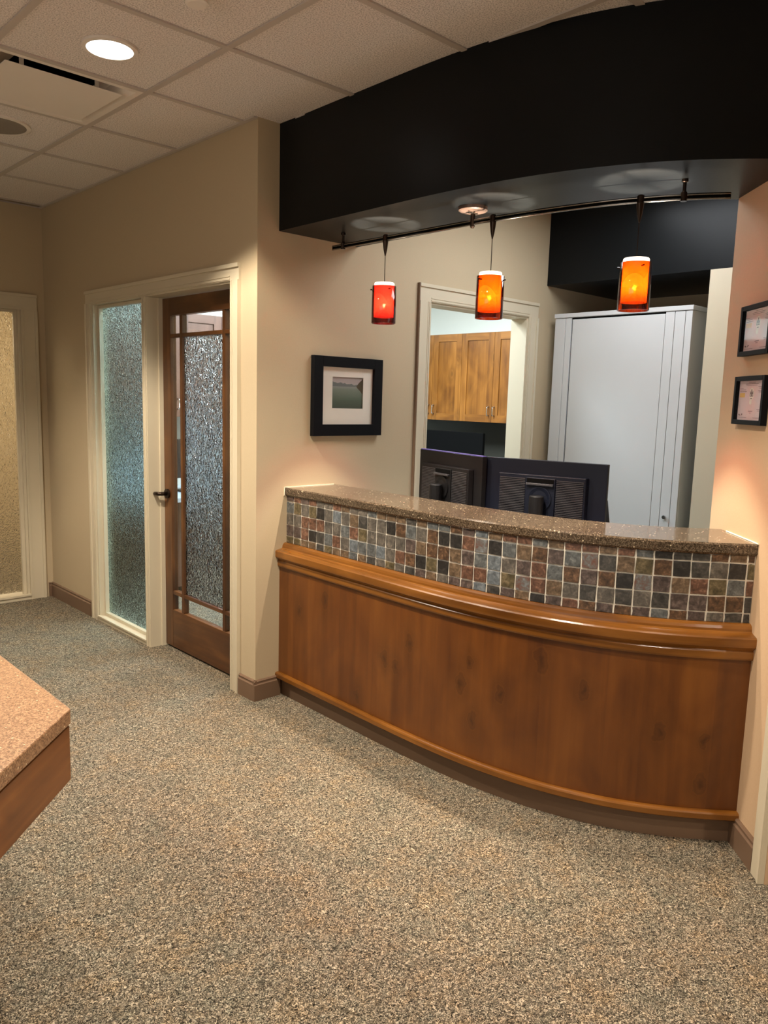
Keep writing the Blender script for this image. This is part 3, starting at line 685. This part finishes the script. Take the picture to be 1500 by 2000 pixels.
# countertop
ct = tag(empty('countertop', (2.45, 2.1, 1.019)), 'speckled brown quartz countertop on the curved reception desk', 'countertop')
link('slab', sweep([(-0.006, 1.0188), (0.0, 1.026), (0.0, 1.053), (-0.005, 1.059), (-0.318, 1.059), (-0.324, 1.053), (-0.324, 1.024), (-0.318, 1.0188)], 80), 'quartz', ct)
bm = bmesh.new()
a = offset_line(0.004, 40)[0][0]; b = offset_line(-0.31, 40)[0][0]
bx(bm, a.x-0.003, b.x, YP-0.004, YP-0.0005, 1.0592, 1.0625); bx(bm, a.x-0.004, a.x+0.0, YP-0.004, YP-0.0005, 1.02, 1.0625)
link('caulk_bead', bm, 'caulk', ct)
a = offset_line(0.002, 40)[0][-1]; b = offset_line(-0.26, 40)[0][-1]
link('caulk_bead', tube(bmesh.new(), [(a.x-0.003, a.y+0.001, 1.0605), (b.x-0.002, b.y+0.002, 1.0605)], 0.0028, 8), 'caulk', ct)
# ================================================================== FOREGROUND DESK
fd = tag(empty('corner_desk', (0.2, 2.3, 0)), 'cut-off near desk with quartz top in a brightly lit tone and wooden apron at the left edge', 'desk')
c0 = Vector((0.706, 1.826))
def deskpoly(ins):
    # edges: right side x = 0.706-ins ; diagonal x - y = -1.12 - ins*sqrt2
    xr = c0.x-ins; cdg = (c0.x-c0.y) - ins*math.sqrt(2)
    return [(xr, xr-cdg), (xr, 3.1-ins), (-1.1+ins, 3.1-ins), (-1.1+ins, -1.1+ins-cdg)]
def uvwall(bm):
    uvl = bm.loops.layers.uv.verify()
    for f in bm.faces:
        for l in f.loops: l[uvl].uv = ((l.vert.co.x + l.vert.co.y)*0.75, l.vert.co.z)
    return bm
link('desk_top', prism(bmesh.new(), deskpoly(0), 0.70, 0.74), 'quartz_lit', fd, bevel=0.004)
link('sub_top', prism(bmesh.new(), deskpoly(0.02), 0.6945, 0.6995), 'cavity', fd)
bm = bmesh.new(); P1 = deskpoly(0.004); P2 = deskpoly(0.024)
for i in range(4):
    j = (i+1) % 4; q = [P1[i], P1[j], P2[j], P2[i]]
    prism(bm, q, 0.557, 0.694)
link('apron', uvwall(bm), 'desk_wood', fd)
bm = boxes((-0.95, -0.10, 2.2, 3.0, 0.0, 0.6940)); link('pedestal', uvwall(bm), 'desk_wood', fd)
# ================================================================== WHITE CABINET
cab = tag(empty('storage_cabinet', (4.68, 2.59, 0)), 'tall pale grey storage cabinet in the alcove behind the reception desk', 'cabinet')
X0 = 4.415
link('body', boxes((X0+0.02, 4.98, 2.125, 3.055, 0.0, 2.060)), 'cabinet_white', cab, bevel=0.002)
link('top_panel', boxes((X0-0.006, 4.985, 2.120, 3.060, 2.0605, 2.088)), 'cabinet_white', cab, bevel=0.003)
link('side_strip', boxes((X0, X0+0.0195, 2.976, 3.055, 0.0, 2.058)), 'cabinet_white', cab, bevel=0.0015)
link('side_strip', boxes((X0, X0+0.0195, 2.932, 2.973, 0.0, 2.058)), 'cabinet_white', cab, bevel=0.0015)
link('door', boxes((X0, X0+0.0195, 2.290, 2.922, 0.04, 2.048)), 'cabinet_white', cab, bevel=0.002)
link('shadow_gap', boxes((X0+0.012, X0+0.0195, 2.922, 2.932, 0.0, 2.058), (X0+0.012, X0+0.0195, 2.290, 2.9215, 2.0485, 2.058)), 'cavity', cab)
link('side_strip', boxes((X0, X0+0.0195, 2.232, 2.2875, 0.0, 2.058)), 'cabinet_white', cab, bevel=0.0015)
link('side_strip', boxes((X0, X0+0.0195, 2.168, 2.229, 0.0, 2.058)), 'cabinet_white', cab, bevel=0.0015)
link('side_strip', boxes((X0, X0+0.0195, 2.125, 2.165, 0.0, 2.058)), 'cabinet_white', cab, bevel=0.0015)
link('lock', tube(bmesh.new(), [(X0-0.0005, 2.198, 0.853), (X0-0.012, 2.198, 0.853)], 0.011, 16), 'steel', cab)
# ================================================================== PICTURE
pf = tag(empty('framed_picture', (2.672, YP, 1.31)), 'square black framed lake photograph with a wide white mat on the beige wall', 'picture')
y1 = YP-0.001; y0 = YP-0.030
PX0, PX1, PZ0, PZ1 = 2.440, 2.905, 1.312, 1.712
fw = 0.058
link('frame', boxes((PX0, PX0+fw, y0, y1, PZ0, PZ1), (PX1-fw, PX1, y0, y1, PZ0, PZ1), (PX0+fw, PX1-fw, y0, y1, PZ0, PZ0+fw), (PX0+fw, PX1-fw, y0, y1, PZ1-fw+0.006, PZ1)), 'black', pf, bevel=0.0015)
MX0, MX1, MZ0, MZ1 = PX0+fw, PX1-fw, PZ0+fw, PZ1-fw+0.006
wx0, wx1, wz0, wz1 = 2.572, 2.782, 1.452, 1.612
ym0, ym1 = YP-0.012, YP-0.009
link('mat_board', boxes((MX0, wx0, ym0, ym1, MZ0, MZ1), (wx1, MX1, ym0, ym1, MZ0, MZ1), (wx0, wx1, ym0, ym1, MZ0, wz0), (wx0, wx1, ym0, ym1, wz1, MZ1)), 'matboard', pf)
def quad_uv(name, p, m, parent):
    bm = bmesh.new(); uvl = bm.loops.layers.uv.new('UVMap'); vs_ = [bm.verts.new(q) for q in p]; f = bm.faces.new(vs_)
    for l, uv in zip(f.loops, ((0, 0), (1, 0), (1, 1), (0, 1))): l[uvl].uv = uv
    return link(name, bm, m, parent)
bmp = quad_uv('photo_print', [(wx0-0.003, YP-0.006, wz0-0.003), (wx1+0.003, YP-0.006, wz0-0.003), (wx1+0.003, YP-0.006, wz1+0.003), (wx0-0.003, YP-0.006, wz1+0.003)], 'lake', pf)
link('glazing', boxes((MX0, MX1, YP-0.0165, YP-0.0145, MZ0, MZ1)), 'picture_glass', pf)
# ================================================================== CERTIFICATES on the diagonal wall
# local frame: u towards the camera along the wall (direction (-1,-1)/sqrt2), n into the lobby (-1,1)/sqrt2
U = Vector((-1, -1, 0)).normalized(); NN = Vector((-1, 1, 0)).normalized()
def cert(name, z0, z1, label, ph):
    O = Vector((2.874, 1.184, z0)); W = 0.235; Ht = z1-z0
    e = tag(empty(name, tuple(O)), label, 'certificate', 'certificates on the right wall')
    mx = Matrix(((U.x, NN.x, 0, O.x), (U.y, NN.y, 0, O.y), (0, 0, 1, O.z), (0, 0, 0, 1)))
    f = 0.016
    bm = boxes((0, f, 0.001, 0.022, 0, Ht), (W-f, W, 0.001, 0.022, 0, Ht), (f, W-f, 0.001, 0.022, 0, f), (f, W-f, 0.001, 0.022, Ht-f, Ht))
    link('frame', xform(bm, mx), 'black', e, bevel=0.001)
    pp = [mx @ Vector(q) for q in ((f, 0.008, f), (W-f, 0.008, f), (W-f, 0.008, Ht-f), (f, 0.008, Ht-f))]
    paper = quad_uv('certificate_paper', pp, 'cert', e)
    w_, h_ = W-2*f, Ht-2*f
    def mark(nm, m, rects, y=0.0083):
        bm = bmesh.new()
        for a0, a1, b0, b1 in rects:
            bx(bm, f+a0*w_, f+a1*w_, y, y+0.0003, f+b0*h_, f+b1*h_)
        return link(nm, xform(bm, mx), m, e)
    rows = [(0.36, 0.62, .955, .965), (0.25, 0.74, .915, .926), (0.27, 0.70, .88, .89), (0.04, 0.16, .80, .81), (0.04, 0.27, .765, .775), (0.04, 0.30, .72, .733),
            (0.74, 0.92, .84, .85), (0.78, 0.88, .80, .81), (0.74, 0.95, .74, .75), (0.76, 0.9, .71, .72), (0.42, 0.58, .22, .235), (0.46, 0.54, .18, .19), (0.74, 0.92, .27, .28),
            (0.76, 0.88, .235, .245), (0.04, 0.36, .06, .068), (0.62, 0.93, .06, .068)]
    mark('printed_text', 'line', rows)
    mark('signature', 'line', [(0.05, 0.09, .12, .15), (0.08, 0.10, .10, .14), (0.14, 0.17, .11, .13), (0.16, 0.20, .13, .16)])
    mark('amber_block', 'flag', [(0.04, 0.24, .58, .69)])
    bm = bmesh.new()
    for (rx, rz, yy) in ((0.085, 0.165, 0.0083),):
        vs_ = [bm.verts.new((f+w_*(0.5+rx*math.cos(k*PI/12)), yy, f+h_*(0.66+rz*math.sin(k*PI/12)))) for k in range(24)]; bm.faces.new(vs_)
    vs_ = [bm.verts.new((f+w_*(0.48+0.05*math.cos(k*PI/8)), 0.0083, f+h_*(0.46+0.07*math.sin(k*PI/8)))) for k in range(16)]; bm.faces.new(vs_)
    link('seal', xform(bm, mx), 'matboard', e)
    cr = [(0.485, 0.515, .60, .78), (0.44, 0.455, .60, .74), (0.545, 0.56, .60, .74), (0.455, 0.545, .60, .62), (0.46, 0.475, .66, .71), (0.525, 0.54, .66, .71), (0.47, 0.53, .54, .56)]
    mark('crest', 'line', cr, 0.0087)
    bm = boxes((f, W-f, 0.014, 0.0155, f, Ht-f)); link('glazing', xform(bm, mx), 'picture_glass', e)
    return e
cert('framed_certificate', 1.690, 1.862, 'upper of the two black framed certificates on the right wall', 0)
cert('framed_certificate', 1.453, 1.620, 'lower of the two black framed certificates on the right wall', 1)
# ================================================================== TRACK AND PENDANTS
ZT = 2.212
TRK = catmull([(2.46, 3.4), (2.465, 2.995), (2.468, 2.63), (2.474, 2.06), (2.506, 1.73), (2.572, 1.458), (2.708, 1.205), (2.95, 0.95)], 14)
tr = tag(empty('track_rail', (2.48, 2.1, ZT)), 'curved twin-bar lighting rail hung under the black soffit', 'track light')
for dz in (0.007, -0.007):
    link('rail_bar', tube(bmesh.new(), [(p.x, p.y, ZT+dz) for p in TRK], 0.0042, 10), 'rail', tr, smooth=True)
link('rail_insulator', tube(bmesh.new(), [(p.x, p.y, ZT) for p in TRK], 0.0034, 8), 'cavity', tr)
def near(y):
    return min(TRK, key=lambda p: abs(p.y-y))
for y in (2.925, 1.33):
    p = near(y)
    link('standoff', lathe(bmesh.new(), p, [(0.0105, ZT-0.014), (0.0105, ZT+0.014), (0.006, ZT+0.02), (0.006, ZS-0.012), (0.011, ZS-0.009), (0.011, ZS-0.0005)], 16), 'bronze', tr)
p = near(2.13)
cn = link('canopy', lathe(bmesh.new(), p, [(0.052, ZS-0.0165), (0.058, ZS-0.013), (0.058, ZS-0.0005)], 40), 'canopy', tr)
link('power_feed', lathe(bmesh.new(), p, [(0.006, ZT-0.022), (0.0095, ZT-0.016), (0.0095, ZT+0.03), (0.0095, ZS-0.026)], 16), 'bronze', tr)
for dx, dy in ((-0.018, 0), (0.018, 0), (0, 0)):
    link('clamp_screw', lathe(bmesh.new(), (p.x+dx, p.y+dy), [(0.007, ZS-0.026), (0.008, ZS-0.02), (0.007, ZS-0.017)], 12), 'steel', tr)
def pendant(y, zb, glass, label, rot):
    p = near(y); x, y = p.x, p.y
    e = tag(empty('pendant_lamp', (x, y, zb)), label, 'lamp', 'pendant lamps on the rail')
    hT = zb+0.178
    link('clamp', lathe(bmesh.new(), (x, y), [(0.0125, ZT-0.0122), (0.0125, ZT+0.012), (0.009, ZT+0.016)], 16), 'bronze', tr)
    link('connector', lathe(bmesh.new(), (x, y), [(0.0025, ZT-0.075), (0.008, ZT-0.05), (0.0125, ZT-0.0125)], 16), 'bronze', e, smooth=False)
    link('cable', tube(bmesh.new(), [(x, y, hT-0.03), (x, y, ZT-0.07)], 0.0016, 8), 'bronze', e)
    ri, ro = 0.0445, 0.0545
    inner = link('inner_shade', lathe(bmesh.new(), (x, y), [(ri-0.003, zb+0.028), (ri, zb+0.028), (ri, hT-0.004), (ri-0.002, hT), (ri-0.004, hT-0.001), (ri-0.003, hT-0.006)], 40, closed=True), 'opal', e, smooth=True)
    outer = link('outer_shade', lathe(bmesh.new(), (x, y), [(ro-0.003, zb), (ro, zb+0.001), (ro, zb+0.163), (ro-0.003, zb+0.163)], 40, closed=True), glass, e, smooth=True)
    link('socket', lathe(bmesh.new(), (x, y), [(0.006, zb+0.112), (0.0075, zb+0.118), (0.0075, hT-0.012), (0.005, hT-0.006)], 16), 'steel', e)
    link('spider', boxes((x-ri+0.004, x+ri-0.004, y-0.002, y+0.002, hT-0.016, hT-0.013)), 'steel', e)
    link('bulb', lathe(bmesh.new(), (x, y), [(0.003, zb+0.070), (0.0075, zb+0.078), (0.0075, zb+0.098), (0.005, zb+0.111)], 16), 'bulb', e, smooth=True)
    for k in range(3):
        a = rot + k*2*PI/3; d = Vector((math.cos(a), math.sin(a), 0))
        link('shade_pin', tube(bmesh.new(), [Vector((x, y, zb+0.148)) + d*(ri+0.0005), Vector((x, y, zb+0.148)) + d*(ro+0.008)], 0.0028, 8), 'bronze', e)
    pl = point('pendant_bulb_light', (x, y, zb+0.085), 30.0, (1.0, 0.82, 0.64), 0.006); 
    return e
pendant(2.645, 1.842, 'red', 'leftmost pendant lamp, its glass glowing red', 2.3)
pendant(2.03, 1.832, 'amber', 'middle pendant lamp with an orange glass and yellow hot spot', 0.9)
pendant(1.462, 1.838, 'amber', 'rightmost pendant lamp in orange glass, in front of the black rear soffit', 2.0)
# ================================================================== MONITORS
def monitor(name, cx, cy, rotz, W, ztop, label, back, violet=False, Ht=0.34, slats_y=(0.185, 0.205), ext=0.0):
    """local: x along width, +y = screen side, back faces -y; placed with rotz"""
    zb = ztop-Ht
    e = tag(empty(name, (0, 0, 0)), label, 'monitor'); e['_org'] = (0, 0, 0)
    h = W/2
    def ln(nm, bm, m, **k): return link(nm, bm, m, e, **k)
    ln('screen_housing', boxes((-h, h, -0.012, 0.014, zb, ztop)), back, bevel=0.002)
    ln('screen', boxes((-h+0.012, h-0.012, 0.0142, 0.0155, zb+0.014, ztop-0.012)), 'black')
    bw, b0, b1 = 0.212, zb+0.02, ztop-0.065
    bm = bmesh.new()
    pts = [(-bw, -0.0125), (bw, -0.0125), (bw-0.006, -0.042), (-bw+0.006, -0.042)]
    prism(bm, pts, b0, b1); bh = ln('back_box', bm, back, bevel=0.004)
    zs_ = b1-0.018; n = 0
    for sx in (-1, 1):
        bm = bmesh.new(); z = zs_
        while z > b0+0.012:
            x0, x1 = sorted((sx*0.074, sx*(bw-0.014)))
            bx(bm, x0, x1, -0.0455, -0.0422, z-0.0036, z); z -= 0.0078
        s = link('vent_slats', bm, 'plastic_grey', e); s['kind'] = 'stuff'
    ln('centre_plate', boxes((-0.070, 0.070, -0.050, -0.0425, b0+0.004, b1-0.012)), back, bevel=0.003)
    ln('carry_handle', boxes((-0.064, 0.064, -0.064, -0.0505, b1-0.046, b1-0.036)), 'plastic_grey', bevel=0.002)
    ln('handle_recess', boxes((-0.064, 0.064, -0.0515, -0.0503, b1-0.034, b1-0.016)), 'cavity')
    zc = b1-0.105
    bm = lathe(bmesh.new(), (0, 0), [(0.056, 0.0), (0.056, 0.006), (0.050, 0.006), (0.036, 0.0015)], 28)
    xform(bm, Matrix.Translation((0, -0.0502, zc)) @ Matrix.Rotation(PI/2, 4, 'X')); ln('pivot_ring', bm, back)
    bm = tube(bmesh.new(), [(0, -0.088, 0.7535), (0, -0.088, zc+0.012), (0, -0.088, zc+0.016)], [0.033, 0.033, 0.029], 24)
    ln('stand_neck', bm, 'plastic')
    ln('stand_hinge', tube(bmesh.new(), [(0, -0.058, zc-0.012), (0, -0.075, zc-0.012)], 0.018, 16), 'plastic')
    ln('stand_base', lathe(bmesh.new(), (0, -0.05), [(0.115, 0.7402), (0.115, 0.748), (0.105, 0.753)], 36), 'plastic')
    if violet: ln('top_edge', boxes((-h+0.002, h-0.002, -0.008, 0.012, ztop+0.0002, ztop+0.004)), 'violet')
    e.location = (cx, cy, 0); e.rotation_euler = (0, 0, rotz)
    return e
# m2 spans (2.896,2.342)-(3.04,1.79); m1 spans (2.98,2.83)-(2.85,2.33).  width dir local +x -> world; screen (+y local) must face +X world
def place(a, b):
    a, b = Vector(a), Vector(b); d = (b-a).normalized(); return (a+b)/2, math.atan2(d.y, d.x), (b-a).length
c, r, W = place((2.892, 2.352), (3.04, 1.79))
monitor('computer_monitor', c.x+0.012, c.y, r, W, 1.25, 'black monitor seen from behind, right of the pair on the reception desk', 'plastic_navy')
c, r, W = place((2.985, 2.855), (2.853, 2.322))
monitor('computer_monitor', c.x+0.012, c.y+0.01, r, W, 1.25, 'black monitor with violet light coloured onto its top edge seen from behind, left of the pair', 'plastic', violet=True)
# ================================================================== OFFICE CHAIR
ch = tag(empty('office_chair', (3.62, 2.44, 0)), 'black office chair mostly hidden behind the right monitor', 'chair')
cx, cy = 3.62, 2.44
link('seat', prism(bmesh.new(), [(cx-0.22, cy-0.23), (cx+0.2, cy-0.2), (cx+0.2, cy+0.2), (cx-0.22, cy+0.23)], 0.44, 0.51), 'fabric', ch, bevel=0.025)
bm = bmesh.new(); n = 8; rows_ = []
for zi, z in enumerate((0.62, 0.70, 0.85, 0.98, 1.03)):
    hw = (0.15, 0.19, 0.20, 0.17, 0.11)[zi]
    rows_.append([[bm.verts.new((cx+0.24+dx - 0.06*abs(k/n*2-1)**2 + (z-0.6)*0.10, cy+(k/n*2-1)*hw, z)) for k in range(n+1)] for dx in (0, 0.045)])
for i in range(4):
    for s in (0, 1):
        for k in range(n): bm.faces.new((rows_[i][s][k], rows_[i][s][k+1], rows_[i+1][s][k+1], rows_[i+1][s][k]))
    for k in (0, n): bm.faces.new((rows_[i][0][k], rows_[i][1][k], rows_[i+1][1][k], rows_[i+1][0][k]))
for i in (0, 4):
    for k in range(n): bm.faces.new((rows_[i][0][k], rows_[i][0][k+1], rows_[i][1][k+1], rows_[i][1][k]))
link('backrest', bm, 'fabric', ch, smooth=True)
link('back_support', tube(bmesh.new(), [(cx+0.15, cy, 0.425), (cx+0.27, cy, 0.45), (cx+0.30, cy, 0.66)], 0.018, 10), 'plastic', ch, smooth=True)
link('gas_column', tube(bmesh.new(), [(cx, cy, 0.09), (cx, cy, 0.438)], 0.028, 16), 'plastic', ch)
for k in range(5):
    a = k*2*PI/5+0.3; d = Vector((math.cos(a), math.sin(a), 0)); b0 = Vector((cx, cy, 0))
    lg = link('leg', tube(bmesh.new(), [b0 + d*0.03 + Vector((0, 0, 0.10)), b0 + d*0.29 + Vector((0, 0, 0.075))], [0.022, 0.014], 8), 'plastic', ch)
    link('caster', tube(bmesh.new(), [b0 + d*0.29 + Vector((-d.y, d.x, 0))*0.018 + Vector((0, 0, 0.027)), b0 + d*0.29 - Vector((-d.y, d.x, 0))*0.018 + Vector((0, 0, 0.027))], 0.026, 14), 'plastic', lg)
# armrest that peeks out at the monitor's right edge
link('armrest', tube(bmesh.new(), [(cx-0.02, cy-0.24, 0.46), (cx-0.02, cy-0.27, 0.55), (cx-0.02, cy-0.27, 0.68)], 0.014, 8), 'plastic', ch, smooth=True)
# ================================================================== CABINETS IN THE SIDE ROOM
def shaker(e, face, h0, h1, z0, z1, axis, mv, mh, hand=None):
    """axis 'x': door face plane x=face (faces -x), runs y h0..h1. axis 'y': face plane y=face, runs x."""
    def s(a0, a1, b0, b1, d0, d1):
        return (face+d0, face+d1, a0, a1, b0, b1) if axis == 'x' else (a0, a1, face+d0, face+d1, b0, b1)
    g = 0.0015; a0, a1 = h0+g, h1-g; b0, b1 = z0+g, z1-g; r = 0.065
    d = link('door', boxes(s(a0+r, a1-r, b0+r, b1-r, 0.010, 0.019)), M[mv], e)
    link('door_stile', boxes(s(a0, a0+r, b0, b1, 0, 0.020)), M[mv], d); link('door_stile', boxes(s(a1-r, a1, b0, b1, 0, 0.020)), M[mv], d)
    link('door_rail', boxes(s(a0+r, a1-r, b0, b0+r, 0, 0.020)), M[mh], d); link('door_rail', boxes(s(a0+r, a1-r, b1-r, b1, 0, 0.020)), M[mh], d)
    if hand is not None:
        hx = a0+0.03 if hand < 0 else a1-0.03
        pts = [(0.0, 0.06), (-0.028, 0.064), (-0.030, 0.075), (-0.030, 0.125), (-0.028, 0.136), (0.0, 0.14)]
        P = [((face+dd, hx, z0+zz) if axis == 'x' else (hx, face+dd, z0+zz)) for dd, zz in pts]
        link('handle', tube(bmesh.new(), P, [0.005, 0.0055, 0.004, 0.004, 0.0055, 0.005], 8), 'steel', d, smooth=True)
    return d
def upper(axis, face, h0, h1, label, pair=True):
    z0, z1 = 1.325, 2.12
    loc = (face+0.17, (h0+h1)/2, z0) if axis == 'x' else ((h0+h1)/2, face+0.17, z0)
    e = tag(empty('wall_cabinet', loc), label, 'cabinet', 'honey wood wall cabinets in the side room')
    bm = boxes((face+0.021, face+0.33, h0+0.0005, h1-0.0005, z0, z1)) if axis == 'x' else boxes((h0+0.0005, h1-0.0005, face+0.021, face+0.33, z0, z1))
    mv, mh = ('cab_v', 'cab_h') if axis == 'x' else ('shaded_v', 'shaded_h')
    link('carcass', bm, mv, e)
    mid = (h0+h1)/2
    shaker(e, face, h0, mid, z0, z1, axis, mv, mh, 1); shaker(e, face, mid, h1, z0, z1, axis, mv, mh, -1)
    return e
XB = 5.515
upper('x', XB, 4.814-0.375*0, 5.564-0.035, 'honey wood wall cabinet seen through the doorway, left of the pair')
upper('x', XB, 4.064, 4.8135, 'honey wood wall cabinet seen through the doorway, right of the pair')
YB = 5.528
for k, (a, b) in enumerate(((2.70, 3.42), (3.4205, 4.14), (4.1405, 4.86))):
    upper('y', YB, a, b, ['wall cabinet nearest the glazed door on the side room end wall', 'middle wall cabinet on the side room end wall', 'wall cabinet by the corner on the side room end wall'][k])
wt = tag(empty('worktop', (4.0, 5.5, 0)), 'pale worktop along the walls of the side room', 'worktop')
link('top', prism(bmesh.new(), [(2.70, YE+T-0.001), (2.70, 5.10), (5.15, 5.10), (5.15, 3.5), (5.849, 3.5), (5.849, YE+T-0.001)], 0.72, 0.75), 'worktop_grey', wt)
for x in (2.715, 3.8, 5.12): link('support_panel', boxes((x-0.012, x+0.012, 5.2, YE+T-0.001, 0, 0.7195)), 'cab_v', wt)
link('support_panel', boxes((5.25, 5.849, 3.51, 3.534, 0, 0.7195)), 'cab_v', wt)
link('backsplash_panel', boxes((5.835, 5.849, 3.5, YE+T-0.02, 0.7505, 1.324)), 'wall_shaded', wt)
link('modesty_panel', boxes((2.728, 3.787, 5.22, 5.24, 0.06, 0.7195), (3.813, 5.107, 5.22, 5.24, 0.06, 0.7195)), 'shaded_v', wt)
# dark screen on the side room worktop
ds = tag(empty('desk_screen', (5.35, 4.72, 0.75)), 'wide dark screen on the worktop under the wood wall cabinets', 'monitor')
link('screen_panel', boxes((5.33, 5.36, 4.37, 5.07, 0.83, 1.235)), 'cavity', ds, bevel=0.003)
link('stand_neck', boxes((5.361, 5.39, 4.69, 4.75, 0.765, 1.0)), 'plastic', ds)
link('stand_base', boxes((5.27, 5.45, 4.6, 4.84, 0.7502, 0.7645)), 'plastic', ds, bevel=0.003)
# dark screen on the other leg, seen as a dark band through the sidelight
d2 = tag(empty('desk_screen', (3.1, 5.4, 0.75)), 'dark screen on the side room worktop behind the textured sidelight', 'monitor')
link('screen_panel', boxes((2.82, 3.40, 5.42, 5.45, 0.86, 1.16)), 'plastic', d2, bevel=0.003)
link('stand_neck', boxes((3.08, 3.14, 5.451, 5.48, 0.765, 0.98)), 'plastic', d2)
link('stand_base', boxes((2.99, 3.23, 5.37, 5.53, 0.7502, 0.7645)), 'plastic', d2, bevel=0.003)
# ================================================================== CEILING FITTINGS
def ring(bm, c, r0, r1, z0, z1, seg=48): return lathe(bm, c, [(r0, z1), (r0, z0), (r1, z0+0.002), (r1, z1)], seg, closed=True)
dl = tag(empty('downlight', (1.345, 2.925, ZC-0.01)), 'round lit recessed downlight in the ceiling', 'light')
link('trim_ring', ring(bmesh.new(), (1.345, 2.925), 0.082, 0.098, ZC-0.008, ZC+0.0035), 'white_metal', dl, smooth=False)
link('lens', lathe(bmesh.new(), (1.345, 2.925), [(0.0815, ZC-0.004), (0.0815, ZC-0.002)], 48), 'lamp', dl)
sp = tag(empty('ceiling_speaker', (1.335, 4.13, ZC-0.01)), 'round grey ceiling speaker beside the air diffuser', 'speaker')
link('speaker_rim', ring(bmesh.new(), (1.335, 4.13), 0.128, 0.146, ZC-0.006, ZC+0.0035), 'white_metal', sp)
link('grille', lathe(bmesh.new(), (1.335, 4.13), [(0.1275, ZC-0.001), (0.1275, ZC-0.005), (0.08, ZC-0.008), (0.0, ZC-0.009)], 40), 'speaker', sp)
# plaque diffuser in the cell x 1.03-1.64, y 3.215-3.825
df = tag(empty('air_diffuser', (1.335, 3.52, ZC)), 'square white plaque air diffuser in the ceiling grid', 'air vent')
cx, cy = 1.335, 3.52
bm = bmesh.new()
def sqr(h, z): return [bm.verts.new((cx+sx*h, cy+sy*h, z)) for sx, sy in ((-1, -1), (1, -1), (1, 1), (-1, 1))]
R_ = [sqr(0.292, ZC+0.003), sqr(0.292, ZC-0.002), sqr(0.268, ZC-0.002), sqr(0.215, ZC+0.042), sqr(0.17, ZC+0.046)]
for a, b in zip(R_[:-1], R_[1:]):
    for k in range(4): bm.faces.new((a[k], a[(k+1) % 4], b[(k+1) % 4], b[k]))
link('frame', bm, 'white_metal', df)
link('duct', boxes((cx-0.20, cx+0.20, cy-0.20, cy+0.20, ZC+0.0465, ZC+0.058)), 'cavity', df)
link('face_panel', boxes((cx-0.232, cx+0.232, cy-0.222, cy+0.222, ZC-0.012, ZC-0.008)), 'white_metal', df, bevel=0.002)
for sx, sy in ((-1, -1), (1, -1), (1, 1), (-1, 1)):
    link('hanger', boxes((cx+sx*0.15-0.008, cx+sx*0.15+0.008, cy+sy*0.16-0.003, cy+sy*0.16+0.003, ZC-0.0078, ZC+0.046)), 'white_metal', df)
sd = tag(empty('smoke_detector', (1.355, 2.33, ZC-0.04)), 'small white smoke detector cut off by the top of the frame', 'smoke detector')
link('base', lathe(bmesh.new(), (1.355, 2.33), [(0.052, ZC+0.0035), (0.052, ZC-0.012), (0.040, ZC-0.016)], 32), 'white_metal', sd)
link('dark_core', lathe(bmesh.new(), (1.355, 2.33), [(0.026, ZC-0.0162), (0.026, ZC-0.030)], 24), 'cavity', sd)
bm = bmesh.new()
for k in range(6):
    a = k*PI/3+0.25; bx_ = bmesh.new()
link('cage', boxes(*[(1.355+0.031*math.cos(k*PI/3+.3)-0.003, 1.355+0.031*math.cos(k*PI/3+.3)+0.003, 2.33+0.031*math.sin(k*PI/3+.3)-0.003, 2.33+0.031*math.sin(k*PI/3+.3)+0.003, ZC-0.030, ZC-0.0162) for k in range(6)]), 'white_metal', sd)
link('cap', lathe(bmesh.new(), (1.355, 2.33), [(0.036, ZC-0.0302), (0.036, ZC-0.038), (0.028, ZC-0.042)], 32), 'white_metal', sd)
# ------------------------------------------------------------------ fix parent offsets: an empty at loc with children in local space
for o in list(bpy.data.objects):
    if '_org' in o: del o['_org']
